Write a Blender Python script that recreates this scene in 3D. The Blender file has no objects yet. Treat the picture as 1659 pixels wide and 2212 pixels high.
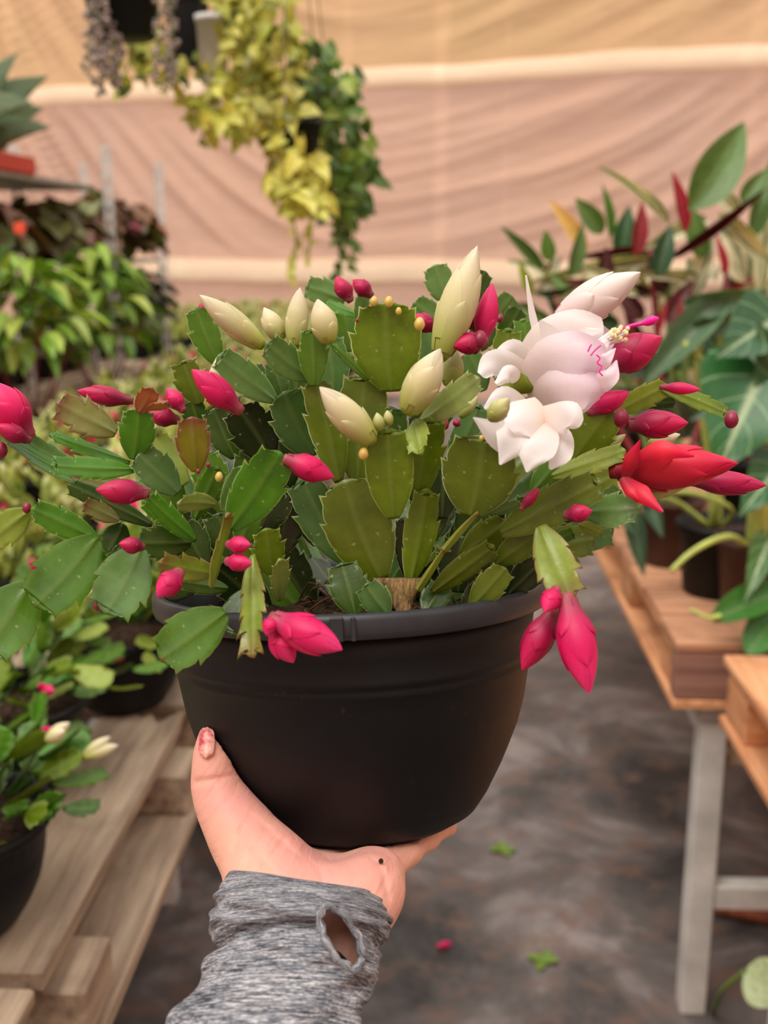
import bpy, math, random
import numpy as np
from mathutils import Vector, Matrix

# ------------------------------------------------------------------ camera
SC = bpy.context.scene
COL = SC.collection
F_PX, CX, CY = 2400.0, 829.5, 1106.0
CAM = Vector((0.0, 0.0, 1.5))
PITCH = math.atan((1106 - 526) / F_PX)
YAW = math.atan((944 - 829.5) / F_PX)
FWD = Vector((-math.sin(YAW) * math.cos(PITCH), math.cos(YAW) * math.cos(PITCH), -math.sin(PITCH)))
RGT = Vector((math.cos(YAW), math.sin(YAW), 0))
UP = RGT.cross(FWD).normalized()
cam_data = bpy.data.cameras.new('camera')
cam = bpy.data.objects.new('camera', cam_data)
COL.objects.link(cam)
cam.matrix_world = Matrix(((RGT.x, UP.x, -FWD.x, CAM.x), (RGT.y, UP.y, -FWD.y, CAM.y), (RGT.z, UP.z, -FWD.z, CAM.z), (0, 0, 0, 1)))
cam_data.sensor_fit = 'VERTICAL'
cam_data.sensor_height = 36.0
cam_data.lens = F_PX / 2212 * 36.0
cam_data.clip_start = 0.02
cam_data.dof.use_dof = True
cam_data.dof.focus_distance = 0.55
cam_data.dof.aperture_fstop = cam_data.lens / 4.6
SC.camera = cam

# ------------------------------------------------------------------ light
world = bpy.data.worlds.new('greenhouse_sky')
SC.world = world
world.use_nodes = True
wb = world.node_tree.nodes['Background']
wb.inputs[0].default_value = (1.0, 0.965, 0.92, 1)
wb.inputs[1].default_value = 1.0
sun_d = bpy.data.lights.new('sun', 'SUN')
sun_d.energy = 1.6
sun_d.angle = math.radians(38)
sun_d.color = (1.0, 0.94, 0.86)
sun = bpy.data.objects.new('sun', sun_d)
COL.objects.link(sun)
sun.rotation_euler = Vector((0.30, 0.42, -1.0)).to_track_quat('-Z', 'Y').to_euler()
vs = SC.view_settings
vs.view_transform = 'Standard'
vs.look = 'None'
vs.exposure = 0.5
vs.gamma = 1.0
vs.use_curve_mapping = False

# ------------------------------------------------------------------ helpers
def lin(c):
    c = c / 255.0
    return c / 12.92 if c <= 0.04045 else ((c + 0.055) / 1.055) ** 2.4
def S(r, g, b, a=1.0):
    return (lin(r), lin(g), lin(b), a)
def P(x, y, d):
    """pixel of the photograph at a real distance d -> world point"""
    x, y, d = float(x), float(y), float(d)
    return CAM + d * (FWD + RGT * ((x - CX) / F_PX) - UP * ((y - CY) / F_PX))
def G(x, y, z):
    """pixel whose ray meets the level plane at height z"""
    r = FWD + RGT * ((x - CX) / F_PX) - UP * ((y - CY) / F_PX)
    return CAM + r * ((z - CAM.z) / r.z)
def proj(p):
    v = Vector(p) - CAM
    d = v.dot(FWD)
    return (CX + F_PX * v.dot(RGT) / d, CY - F_PX * v.dot(UP) / d, d)
def px(n, d):
    return n * d / F_PX
def wm(o):
    m = o.matrix_basis.copy()
    while o.parent:
        o = o.parent
        m = o.matrix_basis @ m
    return m
def tag(o, label=None, cat=None, group=None, kind=None):
    if label: o['label'] = label
    if cat: o['category'] = cat
    if group: o['group'] = group
    if kind: o['kind'] = kind
    return o
def empty(name, loc, rz=0.0, label=None, cat=None, group=None, kind=None):
    o = bpy.data.objects.new(name, None)
    o.empty_display_size = 0.05
    COL.objects.link(o)
    o.location = loc
    o.rotation_euler = (0, 0, rz)
    o.matrix_basis = Matrix.Translation(Vector(loc)) @ Matrix.Rotation(rz, 4, 'Z')
    return tag(o, label, cat, group, kind)
def mesh(name, verts, faces, mat, uvs=None, smooth=True):
    me = bpy.data.meshes.new(name)
    me.from_pydata([tuple(v) for v in verts], [], [tuple(f) for f in faces])
    if uvs is not None:
        ul = me.uv_layers.new(name='UVMap')
        li = np.zeros(len(me.loops), dtype=np.int32)
        me.loops.foreach_get('vertex_index', li)
        ul.data.foreach_set('uv', np.asarray(uvs, dtype=np.float32)[li].ravel())
    if smooth:
        me.polygons.foreach_set('use_smooth', [True] * len(me.polygons))
    if mat: me.materials.append(mat)
    me.update()
    return me
def put(name, me, parent=None, M=None, color=None):
    """link a mesh; M is its world matrix"""
    o = bpy.data.objects.new(name, me)
    COL.objects.link(o)
    M = M if M is not None else (wm(parent) if parent else Matrix())
    if parent:
        o.parent = parent
        o.matrix_basis = wm(parent).inverted() @ M
    else:
        o.matrix_basis = M
    if color: o.color = color
    return o
def putw(name, verts, faces, mat, parent=None, origin=None, uvs=None, smooth=True, color=None):
    """link a mesh whose vertices are given in world space"""
    vs_ = [Vector(v) for v in verts]
    o0 = Vector(origin) if origin is not None else (wm(parent).translation if parent else vs_[0])
    M = Matrix.Translation(o0)
    return put(name, mesh(name, [v - o0 for v in vs_], faces, mat, uvs, smooth), parent, M, color)
def frame(p, zax, nhint):
    """matrix: local Z along zax, local Y along the normal hint, local X across"""
    z = Vector(zax).normalized()
    y = Vector(nhint); y = (y - z * y.dot(z))
    if y.length < 1e-6: y = z.orthogonal()
    y.normalize()
    x = y.cross(z)
    return Matrix(((x.x, y.x, z.x, p[0]), (x.y, y.y, z.y, p[1]), (x.z, y.z, z.z, p[2]), (0, 0, 0, 1)))
def grid_faces(nr, nc, off=0, closed=False):
    f = []
    for i in range(nr - 1):
        for j in range(nc if closed else nc - 1):
            k = (j + 1) % nc
            f.append((off + i * nc + j, off + i * nc + k, off + (i + 1) * nc + k, off + (i + 1) * nc + j))
    return f
def lathe(prof, n=48):
    v, f = [], []
    for r, z in prof:
        for k in range(n):
            a = 2 * math.pi * k / n
            v.append((r * math.cos(a), r * math.sin(a), z))
    f = grid_faces(len(prof), n, 0, True)
    return v, f
def catmull(pts, n):
    pts = [np.array(p, float) for p in pts]
    if len(pts) == 2:
        return [pts[0] + (pts[1] - pts[0]) * t for t in np.linspace(0, 1, n)]
    q = [2 * pts[0] - pts[1]] + pts + [2 * pts[-1] - pts[-2]]
    out = []
    for i in range(n):
        s = i / (n - 1) * (len(pts) - 1)
        k = min(int(s), len(pts) - 2); t = s - k
        a, b, c, d = q[k], q[k + 1], q[k + 2], q[k + 3]
        out.append(0.5 * (2 * b + (c - a) * t + (2 * a - 5 * b + 4 * c - d) * t * t + (3 * b - a - 3 * c + d) * t ** 3))
    return out
def tube(pts, rad, n=8, m=None):
    """verts, faces of a round tube through points; rad a number or list"""
    m = m or max(2, len(pts) * 4)
    c = [Vector(p) for p in catmull(pts, m)]
    rr = rad if isinstance(rad, (list, tuple)) else [rad, rad]
    rr = np.interp(np.linspace(0, 1, m), np.linspace(0, 1, len(rr)), rr)
    v = []
    nrm = None
    for i in range(m):
        t = (c[min(i + 1, m - 1)] - c[max(i - 1, 0)]).normalized()
        nrm = t.orthogonal().normalized() if nrm is None else (nrm - t * nrm.dot(t)).normalized()
        b = t.cross(nrm)
        for k in range(n):
            a = 2 * math.pi * k / n
            v.append(c[i] + (nrm * math.cos(a) + b * math.sin(a)) * rr[i])
    f = grid_faces(m, n, 0, True)
    f.append(tuple(range(n - 1, -1, -1)))
    f.append(tuple(range((m - 1) * n, m * n)))
    return v, f
BOXF = [(0, 3, 2, 1), (4, 5, 6, 7), (0, 1, 5, 4), (1, 2, 6, 5), (2, 3, 7, 6), (3, 0, 4, 7)]
def box8(x0, x1, y0, y1, z0, z1, b=0.004):
    """bevelled box (chamfered edges): verts, faces"""
    b = min(b, (x1 - x0) * .3, (y1 - y0) * .3, (z1 - z0) * .3)
    v, idx = [], {}
    X, Y, Z = (x0, x1), (y0, y1), (z0, z1)
    for i in (0, 1):
        for j in (0, 1):
            for k in (0, 1):
                sx, sy, sz = (b if i == 0 else -b), (b if j == 0 else -b), (b if k == 0 else -b)
                p = (X[i], Y[j], Z[k])
                for ax in range(3):
                    q = [p[0] + sx, p[1] + sy, p[2] + sz]
                    q[ax] = p[ax]
                    idx[(i, j, k, ax)] = len(v); v.append(tuple(q))
    f = []
    for ax in range(3):
        o1, o2 = [a for a in range(3) if a != ax]
        for s in (0, 1):
            c = []
            for (u, w) in ((0, 0), (1, 0), (1, 1), (0, 1)):
                key = [0, 0, 0]; key[ax] = s; key[o1] = u; key[o2] = w
                c.append(idx[(*key, ax)])
            if (s == 0) ^ (ax == 1): c = c[::-1]
            f.append(tuple(c))
    for ax in range(3):
        o1, o2 = [a for a in range(3) if a != ax]
        for u in (0, 1):
            for w in (0, 1):
                ka, kb = [0, 0, 0], [0, 0, 0]
                ka[o1] = kb[o1] = u; ka[o2] = kb[o2] = w; ka[ax] = 0; kb[ax] = 1
                f.append((idx[(*ka, o1)], idx[(*kb, o1)], idx[(*kb, o2)], idx[(*ka, o2)]))
    for i in (0, 1):
        for j in (0, 1):
            for k in (0, 1):
                f.append((idx[(i, j, k, 0)], idx[(i, j, k, 1)], idx[(i, j, k, 2)]))
    return v, f
def merge(parts):
    v, f, o = [], [], 0
    for pv, pf in parts:
        v += [tuple(q) for q in pv]
        f += [tuple(i + o for i in q) for q in pf]
        o += len(pv)
    return v, f

# ------------------------------------------------------------------ materials
class NT:
    def __init__(self, name):
        self.m = bpy.data.materials.new(name)
        self.m.use_nodes = True
        self.t = self.m.node_tree
        self.b = self.t.nodes['Principled BSDF']
        self.out = self.t.nodes['Material Output']
    def n(self, typ, **kw):
        nd = self.t.nodes.new(typ)
        for k, v in kw.items(): setattr(nd, k, v)
        return nd
    def l(self, a, b): self.t.links.new(a, b)
    def noise(self, scale, detail=3, rough=0.55, coord='Object', stretch=None, dist=0.0):
        tc = self.n('ShaderNodeTexCoord')
        src = tc.outputs[coord]
        if stretch:
            mp = self.n('ShaderNodeMapping'); mp.inputs['Scale'].default_value = stretch
            self.l(src, mp.inputs[0]); src = mp.outputs[0]
        nz = self.n('ShaderNodeTexNoise')
        nz.inputs['Scale'].default_value = scale; nz.inputs['Detail'].default_value = detail
        nz.inputs['Roughness'].default_value = rough; nz.inputs['Distortion'].default_value = dist
        self.l(src, nz.inputs['Vector'])
        return nz.outputs['Fac']
    def ramp(self, fac, stops, interp='LINEAR'):
        r = self.n('ShaderNodeValToRGB'); e = r.color_ramp; e.interpolation = interp
        while len(e.elements) < len(stops): e.elements.new(0.5)
        for el, (p, c) in zip(e.elements, stops): el.position = p; el.color = c
        self.l(fac, r.inputs[0]); return r.outputs[0]
    def mix(self, fac, a, b, mode='MIX'):
        m = self.n('ShaderNodeMix', data_type='RGBA', blend_type=mode)
        for sock, val in ((m.inputs[0], fac), (m.inputs[6], a), (m.inputs[7], b)):
            if isinstance(val, (int, float, tuple)): sock.default_value = val
            else: self.l(val, sock)
        return m.outputs[2]
    def math(self, op, a, b=0.0):
        m = self.n('ShaderNodeMath', operation=op)
        for sock, val in ((m.inputs[0], a), (m.inputs[1], b)):
            if isinstance(val, (int, float)): sock.default_value = val
            else: self.l(val, sock)
        return m.outputs[0]
    def uv(self):
        tc = self.n('ShaderNodeTexCoord'); s = self.n('ShaderNodeSeparateXYZ')
        self.l(tc.outputs['UV'], s.inputs[0]); return s.outputs[0], s.outputs[1]
    def bump(self, h, strength=0.3, dist=0.001):
        b = self.n('ShaderNodeBump'); b.inputs['Strength'].default_value = strength
        b.inputs['Distance'].default_value = dist
        self.l(h, b.inputs['Height']); self.l(b.outputs[0], self.b.inputs['Normal'])
        return b.outputs[0]
    def col(self, c):
        if isinstance(c, tuple): self.b.inputs['Base Color'].default_value = c
        else: self.l(c, self.b.inputs['Base Color'])
    def set(self, **kw):
        for k, v in kw.items():
            self.b.inputs[k.replace('_', ' ')].default_value = v
    def translucent(self, col, fac, normal=None):
        t = self.n('ShaderNodeBsdfTranslucent')
        if isinstance(col, tuple): t.inputs[0].default_value = col
        else: self.l(col, t.inputs[0])
        ms = self.n('ShaderNodeMixShader'); ms.inputs[0].default_value = fac
        self.l(self.b.outputs[0], ms.inputs[1]); self.l(t.outputs[0], ms.inputs[2])
        self.l(ms.outputs[0], self.out.inputs[0])

def plain(name, c, rough=0.6, spec=0.5, metal=0.0, var=0.12, scale=30, bump=0.0):
    n = NT(name)
    f = n.noise(scale, 4)
    dark = tuple(x * (1 - var * 2) for x in c[:3]) + (1,)
    light = tuple(min(1, x * (1 + var * 2)) for x in c[:3]) + (1,)
    n.col(n.ramp(f, [(0.3, dark), (0.7, light)]))
    n.set(Roughness=rough, Metallic=metal)
    n.b.inputs['Specular IOR Level'].default_value = spec
    if bump: n.bump(f, bump, 0.002)
    return n.m
def objinfo_pad():
    n = NT('cactus_segment_skin')
    oi = n.n('ShaderNodeObjectInfo')
    nz = n.noise(42, 4, 0.6)
    c = n.mix(1.0, oi.outputs['Color'], n.ramp(nz, [(0.3, (0.62, 0.66, 0.55, 1)), (0.7, (1.3, 1.22, 1.1, 1))]), 'MULTIPLY')
    u, v = n.uv()
    e = n.math('MULTIPLY', n.math('ABSOLUTE', n.math('SUBTRACT', u, 0.5)), 2.0)
    rib = n.ramp(e, [(0.0, (1, 1, 1, 1)), (0.16, (0, 0, 0, 1))])
    c = n.mix(n.math('MULTIPLY', rib, 0.22), c, S(150, 165, 85))
    edge = n.ramp(e, [(0.955, (0, 0, 0, 1)), (1.0, (1, 1, 1, 1))])
    c = n.mix(n.math('MULTIPLY', edge, 0.55), c, S(176, 178, 84))
    redz = n.ramp(e, [(0.72, (0, 0, 0, 1)), (1.0, (1, 1, 1, 1))])
    tip = n.ramp(v, [(0.72, (0, 0, 0, 1)), (1.0, (1, 1, 1, 1))])
    red = n.math('MULTIPLY', n.math('MAXIMUM', redz, tip), n.math('SUBTRACT', 1.0, oi.outputs['Alpha']))
    c = n.mix(red, c, S(140, 66, 62))
    sp = n.noise(420, 1, 0.4)
    c = n.mix(n.math('MULTIPLY', n.ramp(sp, [(0.73, (0, 0, 0, 1)), (0.77, (1, 1, 1, 1))]), 0.45), c, S(190, 195, 150))
    n.col(c)
    n.set(Roughness=0.31)
    n.b.inputs['Specular IOR Level'].default_value = 0.55
    fine = n.noise(600, 2)
    n.bump(n.math('ADD', nz, n.math('MULTIPLY', fine, 0.15)), 0.35, 0.0012)
    tr = n.mix(1.0, c, (1.9, 2.0, 0.6, 1), 'MULTIPLY')
    n.translucent(tr, 0.27)
    return n.m
def petal_mat(name, stops, tr=0.3, rough=0.45, vein=0.18, sss=0.0):
    n = NT(name)
    u, v = n.uv()
    c = n.ramp(v, stops)
    nz = n.noise(30, 3, 0.6, 'UV', (6, 0.8, 1))
    oi = n.n('ShaderNodeObjectInfo')
    c = n.mix(1.0, c, n.ramp(oi.outputs['Random'], [(0, (1 - (vein * 1.1 if tr >= .35 else max(.1, vein) * 1.1),) * 3 + (1,)), (1, (1 + vein * .7,) * 3 + (1,))]), 'MULTIPLY')
    c2 = n.mix(1.0, c, n.ramp(nz, [(0.3, (1 - vein,) * 3 + (1,)), (0.7, (1 + vein,) * 3 + (1,))]), 'MULTIPLY')
    n.col(c2); n.set(Roughness=rough)
    n.bump(nz, 0.12, 0.0008)
    n.translucent(c2, tr)
    return n.m

M = {}
M['pad'] = objinfo_pad()
M['pot'] = None
def pot_mat():
    n = NT('black_nursery_plastic')
    nz = n.noise(14, 5, 0.65)
    dust = n.noise(130, 4, 0.7)
    c = n.ramp(nz, [(0.35, S(7, 9, 12)), (0.75, S(16, 18, 22))])
    c = n.mix(n.ramp(dust, [(0.66, (0, 0, 0, 1)), (0.82, (0.35, 0.35, 0.35, 1))]), c, S(90, 84, 76))
    n.col(c)
    n.set(Roughness=0.5)
    n.b.inputs['Specular IOR Level'].default_value = 0.28
    n.bump(n.math('ADD', nz, n.math('MULTIPLY', n.noise(300, 2), 0.06)), 0.25, 0.002)
    return n.m
M['pot'] = pot_mat()
M['pot_rim'] = plain('worn_pot_rim_plastic', S(46, 48, 53), 0.42, 0.4, var=0.12, scale=40)
M['pot_brown'] = plain('brown_nursery_plastic', S(74, 48, 40), 0.5, 0.3, var=0.1)
M['soil'] = plain('peat_soil', S(52, 38, 28), 0.95, 0.1, var=0.4, scale=130, bump=1.0)
M['pink'] = petal_mat('hot_pink_petal', [(0.0, S(176, 96, 96)), (0.16, S(196, 66, 104)), (0.3, S(222, 26, 104)), (0.6, S(240, 22, 112)), (1.0, S(252, 62, 138))])
M['crimson'] = petal_mat('crimson_petal', [(0.0, S(146, 84, 80)), (0.16, S(150, 44, 72)), (0.34, S(172, 14, 76)), (0.65, S(196, 14, 84)), (1.0, S(226, 34, 100))], 0.22)
M['red'] = petal_mat('red_petal', [(0.0, S(150, 50, 50)), (0.18, S(196, 28, 60)), (0.5, S(238, 46, 70)), (0.8, S(234, 26, 76)), (1.0, S(220, 14, 76))])
M['cream'] = petal_mat('cream_petal', [(0.0, S(166, 178, 62)), (0.16, S(196, 200, 104)), (0.4, S(226, 220, 160)), (0.75, S(238, 228, 190)), (1.0, S(240, 232, 208))], 0.28, vein=0.07)
M['greencream'] = petal_mat('green_cream_petal', [(0.0, S(150, 168, 60)), (0.4, S(190, 198, 110)), (1.0, S(226, 222, 170))], 0.25, vein=0.07)
M['white'] = petal_mat('white_petal', [(0.0, S(252, 236, 222)), (0.35, S(252, 246, 244)), (1.0, S(252, 249, 250))], 0.35, vein=0.06)
M['blush'] = petal_mat('blush_white_petal', [(0.0, S(252, 236, 230)), (0.4, S(252, 240, 246)), (0.85, S(250, 230, 246)), (1.0, S(250, 214, 240))], 0.35, vein=0.06)
M['blushbud'] = petal_mat('blush_bud_petal', [(0.0, S(250, 220, 222)), (0.4, S(252, 238, 234)), (1.0, S(252, 246, 238))], 0.3, vein=0.05)
M['magenta'] = plain('magenta_stigma', S(236, 12, 150), 0.35, var=0.05)
M['pollen'] = plain('cream_pollen', S(236, 218, 160), 0.8, var=0.15, scale=300)
M['filament'] = plain('white_filament', S(250, 240, 240), 0.5, var=0.03)
M['ball'] = plain('young_yellow_bud', S(216, 184, 96), 0.4, var=0.12, scale=160)
M['darkball'] = plain('young_crimson_bud', S(140, 28, 62), 0.4, var=0.15, scale=160)
def bark_mat():
    n = NT('corky_brown_stem')
    a = n.noise(1.0, 5, .7, 'Object', (420, 420, 60), .6); b = n.noise(60, 2)
    c = n.ramp(a, [(.32, S(60, 50, 28)), (.5, S(132, 100, 60)), (.68, S(196, 158, 104))])
    c = n.mix(n.ramp(b, [(.48, (0, 0, 0, 1)), (.6, (.8, .8, .8, 1))]), c, S(88, 92, 40))
    n.col(c); n.set(Roughness=.85); n.bump(a, 1.0, .002)
    return n.m
M['bark'] = bark_mat()
M['roots'] = plain('dry_root_fibre', S(92, 66, 44), 0.95, 0.1, var=0.3)
# ------------------------------------------------------------------ setting materials
def wood_mat(name, c0, c1, c2, sc=1.0, axis='Y', knots=True):
    n = NT(name)
    st = {'X': (1.2, 16, 16), 'Y': (16, 1.2, 16)}[axis]
    oi = n.n('ShaderNodeObjectInfo')
    tc = n.n('ShaderNodeTexCoord')
    ad = n.n('ShaderNodeVectorMath', operation='ADD')
    n.l(tc.outputs['Object'], ad.inputs[0]); 
    sc_ = n.n('ShaderNodeVectorMath', operation='SCALE'); sc_.inputs[0].default_value = (7, 13, 5)
    n.l(oi.outputs['Random'], sc_.inputs['Scale']); n.l(sc_.outputs[0], ad.inputs[1])
    mp = n.n('ShaderNodeMapping'); mp.inputs['Scale'].default_value = st
    n.l(ad.outputs[0], mp.inputs[0])
    nz = n.n('ShaderNodeTexNoise'); nz.inputs['Scale'].default_value = 3.2 * sc; nz.inputs['Detail'].default_value = 6; nz.inputs['Roughness'].default_value = .6
    n.l(mp.outputs[0], nz.inputs['Vector'])
    big = n.n('ShaderNodeTexNoise'); big.inputs['Scale'].default_value = 7; big.inputs['Detail'].default_value = 3
    n.l(ad.outputs[0], big.inputs['Vector'])
    c = n.ramp(nz.outputs['Fac'], [(0.3, c0), (0.52, c1), (0.75, c2)])
    st_ = n.ramp(big.outputs['Fac'], [(0.58, (0, 0, 0, 1)), (0.72, (1, 1, 1, 1))])
    c = n.mix(n.math('MULTIPLY', st_, .45), c, tuple(x * .42 for x in c0[:3]) + (1,))
    tv = n.n('ShaderNodeMix', data_type='RGBA', blend_type='MULTIPLY'); tv.inputs[0].default_value = 1
    n.l(c, tv.inputs[6]); n.l(n.ramp(oi.outputs['Random'], [(0, (.8, .8, .8, 1)), (1, (1.1, 1.08, 1.05, 1))]), tv.inputs[7])
    n.col(tv.outputs[2]); n.set(Roughness=.8); n.b.inputs['Specular IOR Level'].default_value = .25
    n.bump(nz.outputs['Fac'], .5, .003)
    return n.m
M['wood_grey'] = wood_mat('weathered_pallet_wood', S(128, 108, 92), S(178, 156, 134), S(206, 184, 160))
M['wood_orange'] = wood_mat('fresh_pallet_wood', S(170, 112, 76), S(208, 150, 108), S(226, 174, 130))
M['wood_orange_x'] = wood_mat('fresh_pallet_wood_cross', S(150, 104, 78), S(192, 142, 110), S(212, 164, 130), axis='X')
M['wood_brown'] = wood_mat('brown_pallet_end_wood', S(122, 86, 74), S(152, 112, 98), S(172, 128, 110), axis='X')
M['steel'] = plain('galvanised_steel', S(202, 199, 194), .5, .5, .0, .1, 12)
M['rust'] = plain('rusty_steel', S(132, 74, 52), .8, .3, .1, .3, 40)
def cloth_mat(name, c, tr, tint_):
    n = NT(name)
    weave = n.noise(9, 4, .6, 'Object', (.35, .35, 7))
    big = n.noise(.7, 3, .5)
    post_streak = n.noise(1.1, 2, .5, 'Object', (2.2, 2.2, .02))
    cc = n.mix(1.0, c, n.ramp(weave, [(.25, (.86, .85, .86, 1)), (.75, (1.1, 1.1, 1.08, 1))]), 'MULTIPLY')
    cc = n.mix(n.ramp(big, [(.4, (0, 0, 0, 1)), (.75, (.5, .5, .5, 1))]), cc, tint_)
    cc = n.mix(n.ramp(post_streak, [(.60, (0, 0, 0, 1)), (.68, (.5, .5, .5, 1))]), cc, tuple(min(1, x * 1.18) for x in c[:3]) + (1,))  # pale streaks painted into the cloth colour, as of posts showing through the film
    n.col(cc); n.set(Roughness=.85); n.b.inputs['Specular IOR Level'].default_value = .15
    n.bump(weave, .3, .01)
    n.translucent(cc, tr)
    return n.m
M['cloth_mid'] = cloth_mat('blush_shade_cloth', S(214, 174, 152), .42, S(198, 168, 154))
M['cloth_up'] = cloth_mat('tan_shade_cloth', S(212, 172, 134), .42, S(192, 164, 112))
M['cloth_band'] = cloth_mat('cream_hem_cloth', S(252, 224, 194), .5, S(252, 222, 190))
def floor_mat():
    n = NT('dirty_weed_mat')
    a = n.noise(2.6, 6, .62, dist=.6); b = n.noise(9, 5, .65); c_ = n.noise(60, 4, .7); d = n.noise(1.3, 3, .5)
    c = n.ramp(a, [(.34, S(50, 47, 47)), (.5, S(92, 85, 83)), (.64, S(140, 130, 127))])
    c = n.mix(n.ramp(b, [(.5, (0, 0, 0, 1)), (.66, (.75, .75, .75, 1))]), c, S(112, 86, 74))
    c = n.mix(n.ramp(d, [(.62, (0, 0, 0, 1)), (.72, (.5, .5, .5, 1))]), c, S(86, 92, 46))
    c = n.mix(n.ramp(c_, [(.6, (0, 0, 0, 1)), (.75, (.6, .6, .6, 1))]), c, S(120, 104, 94))
    n.col(c); n.set(Roughness=.62); n.b.inputs['Specular IOR Level'].default_value = .4
    n.bump(b, .5, .01)
    return n.m
M['floor'] = floor_mat()

# ------------------------------------------------------------------ floor and cloth walls
v = [(-9, -4.5, 0), (9, -4.5, 0), (9, 15, 0), (-9, 15, 0)]
fv, ff = [], []
for i in range(41):
    for j in range(41):
        fv.append((-9 + 18 * j / 40, -4.5 + 19.5 * i / 40, 0))
fl_ = putw('floor', fv, grid_faces(41, 41), M['floor'], None, (0, 0, 0)); tag(fl_, kind='structure')
WO = Vector((-0.54, 11.3, 0)); WU = Vector((0.943, -0.331, 0)).normalized(); WN = Vector((-0.331, -0.943, 0)).normalized()
def folds(s, z, seed, amp, sc=-0.15, kl=.2, kr=.10):
    rg = np.random.default_rng(seed)
    k = np.where(s < sc, kl, kr)
    q = z - k * (s - sc) ** 2 + .05 * np.sin(s * 1.7 + seed)
    h = np.zeros_like(q)
    for i in range(9):
        per = rg.uniform(.14, .8)
        ph = 2 * math.pi * q / per + rg.uniform(0, 6.28) + .8 * np.sin(s * rg.uniform(.5, 1.5) + i)
        lump = .5 + .5 * np.sin(s * rg.uniform(.4, 1.4) + rg.uniform(0, 6) + q)
        h += ((1 - np.abs(np.sin(ph / 2))) ** 1.6 * 2 - .8) * per * (.3 + lump)
    env = .35 + .65 * np.clip(np.abs(s - sc) / 2.6, 0, 1)
    return amp * h * env
def cloth(name, s0, s1, z0, z1, ns, nz, seed, amp, mat, parent, bulge=0.0, fn=None, origin=None):
    s = np.linspace(s0, s1, ns); z = np.linspace(z0, z1, nz)
    SS, ZZ = np.meshgrid(s, z)
    t = (ZZ - z0) / (z1 - z0)
    H = folds(SS, ZZ, seed, amp) * np.clip(np.minimum(t, 1 - t) * 8, 0.15, 1) + bulge * np.sin(t * math.pi)
    vv = [(WO + WU * float(a) + WN * float(h) + Vector((0, 0, float(b)))) for a, b, h in zip(SS.ravel(), ZZ.ravel(), H.ravel())]
    return putw(name, vv, grid_faces(nz, ns), mat, parent, origin or WO)
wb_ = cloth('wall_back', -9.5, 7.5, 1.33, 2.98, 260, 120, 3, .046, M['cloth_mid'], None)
tag(wb_, kind='structure')
cloth('upper_panel', -9.5, 7.5, 3.12, 5.6, 260, 110, 8, .044, M['cloth_up'], wb_)
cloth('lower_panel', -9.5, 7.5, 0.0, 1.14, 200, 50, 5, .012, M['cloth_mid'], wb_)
for nm, z0, z1 in (('hem_band', 2.96, 3.14), ('hem_band', 1.12, 1.35)):
    ss = np.linspace(-9.5, 7.5, 140); rows = []
    prof_ = [(z0, .0), (z0 + .01, .035), ((z0 + z1) / 2, .05), (z1 - .01, .035), (z1, .0)]
    for (zz, hh) in prof_:
        for a in ss:
            w = .014 * math.sin(a * 2.1 + z0) + .006 * math.sin(a * 6.3)
            rows.append(WO + WU * float(a) + WN * (hh + .005) + Vector((0, 0, zz + w)))
    putw(nm, rows, grid_faces(5, 140), M['cloth_band'], wb_, WO)
def side_wall(name, a, b, seed):
    a, b = Vector(a), Vector(b)
    ns, nz = 60, 24
    d = (b - a); nrm = Vector((-d.y, d.x, 0)).normalized()
    rg = np.random.default_rng(seed); vv = []
    for i in range(nz):
        for j in range(ns):
            z = 5.6 * i / (nz - 1)
            h = .04 * math.sin(j * .55 + z * 1.3) + .03 * math.sin(z * 4 + j * .2)
            vv.append(a + d * (j / (ns - 1)) + nrm * h + Vector((0, 0, z)))
    return tag(putw(name, vv, grid_faces(nz, ns), M['cloth_mid'], None, a), kind='structure')
side_wall('wall_left', (-8.6, -4.3, 0), (-8.6, 14.0, 0), 1)
side_wall('wall_right', (6.3, 8.7, 0), (6.3, -4.3, 0), 2)
side_wall('wall_front', (6.3, -4.3, 0), (-8.6, -4.3, 0), 3)

# ------------------------------------------------------------------ pallets and benches
def board(name, parent, x0, x1, y0, y1, z0, z1, mat, jag=None, seed=0):
    cx, cy, cz = (x0 + x1) / 2, (y0 + y1) / 2, (z0 + z1) / 2
    v, f = box8(x0 - cx, x1 - cx, y0 - cy, y1 - cy, z0 - cz, z1 - cz, .003)
    if jag:   # splintered end: replace the box by a strip whose end is torn
        rnd = random.Random(seed)
        n = 9; v = []; 
        for zz in (z0 - cz, z1 - cz):
            for e in (0, 1):
                for i in range(n):
                    x = (x0 - cx) + (x1 - x0) * i / (n - 1)
                    y = (y0 if e == 0 else y1) - cy
                    if (jag == 'near' and e == 0) or (jag == 'far' and e == 1):
                        y += rnd.uniform(-.035, .035)
                    v.append((x, y, zz))
        f = []
        for i in range(n - 1):
            f.append((i, n + i, n + i + 1, i + 1)); f.append((2 * n + i, 2 * n + i + 1, 3 * n + i + 1, 3 * n + i))
            f.append((i, i + 1, 2 * n + i + 1, 2 * n + i)); f.append((n + i + 1, n + i, 3 * n + i, 3 * n + i + 1))
        f.append((0, 2 * n, 3 * n, n)); f.append((n - 1, 2 * n - 1, 4 * n - 1, 3 * n - 1))
    return put(name, mesh(name, v, f, mat, smooth=False), parent, Matrix.Translation((cx, cy, cz)))
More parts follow.
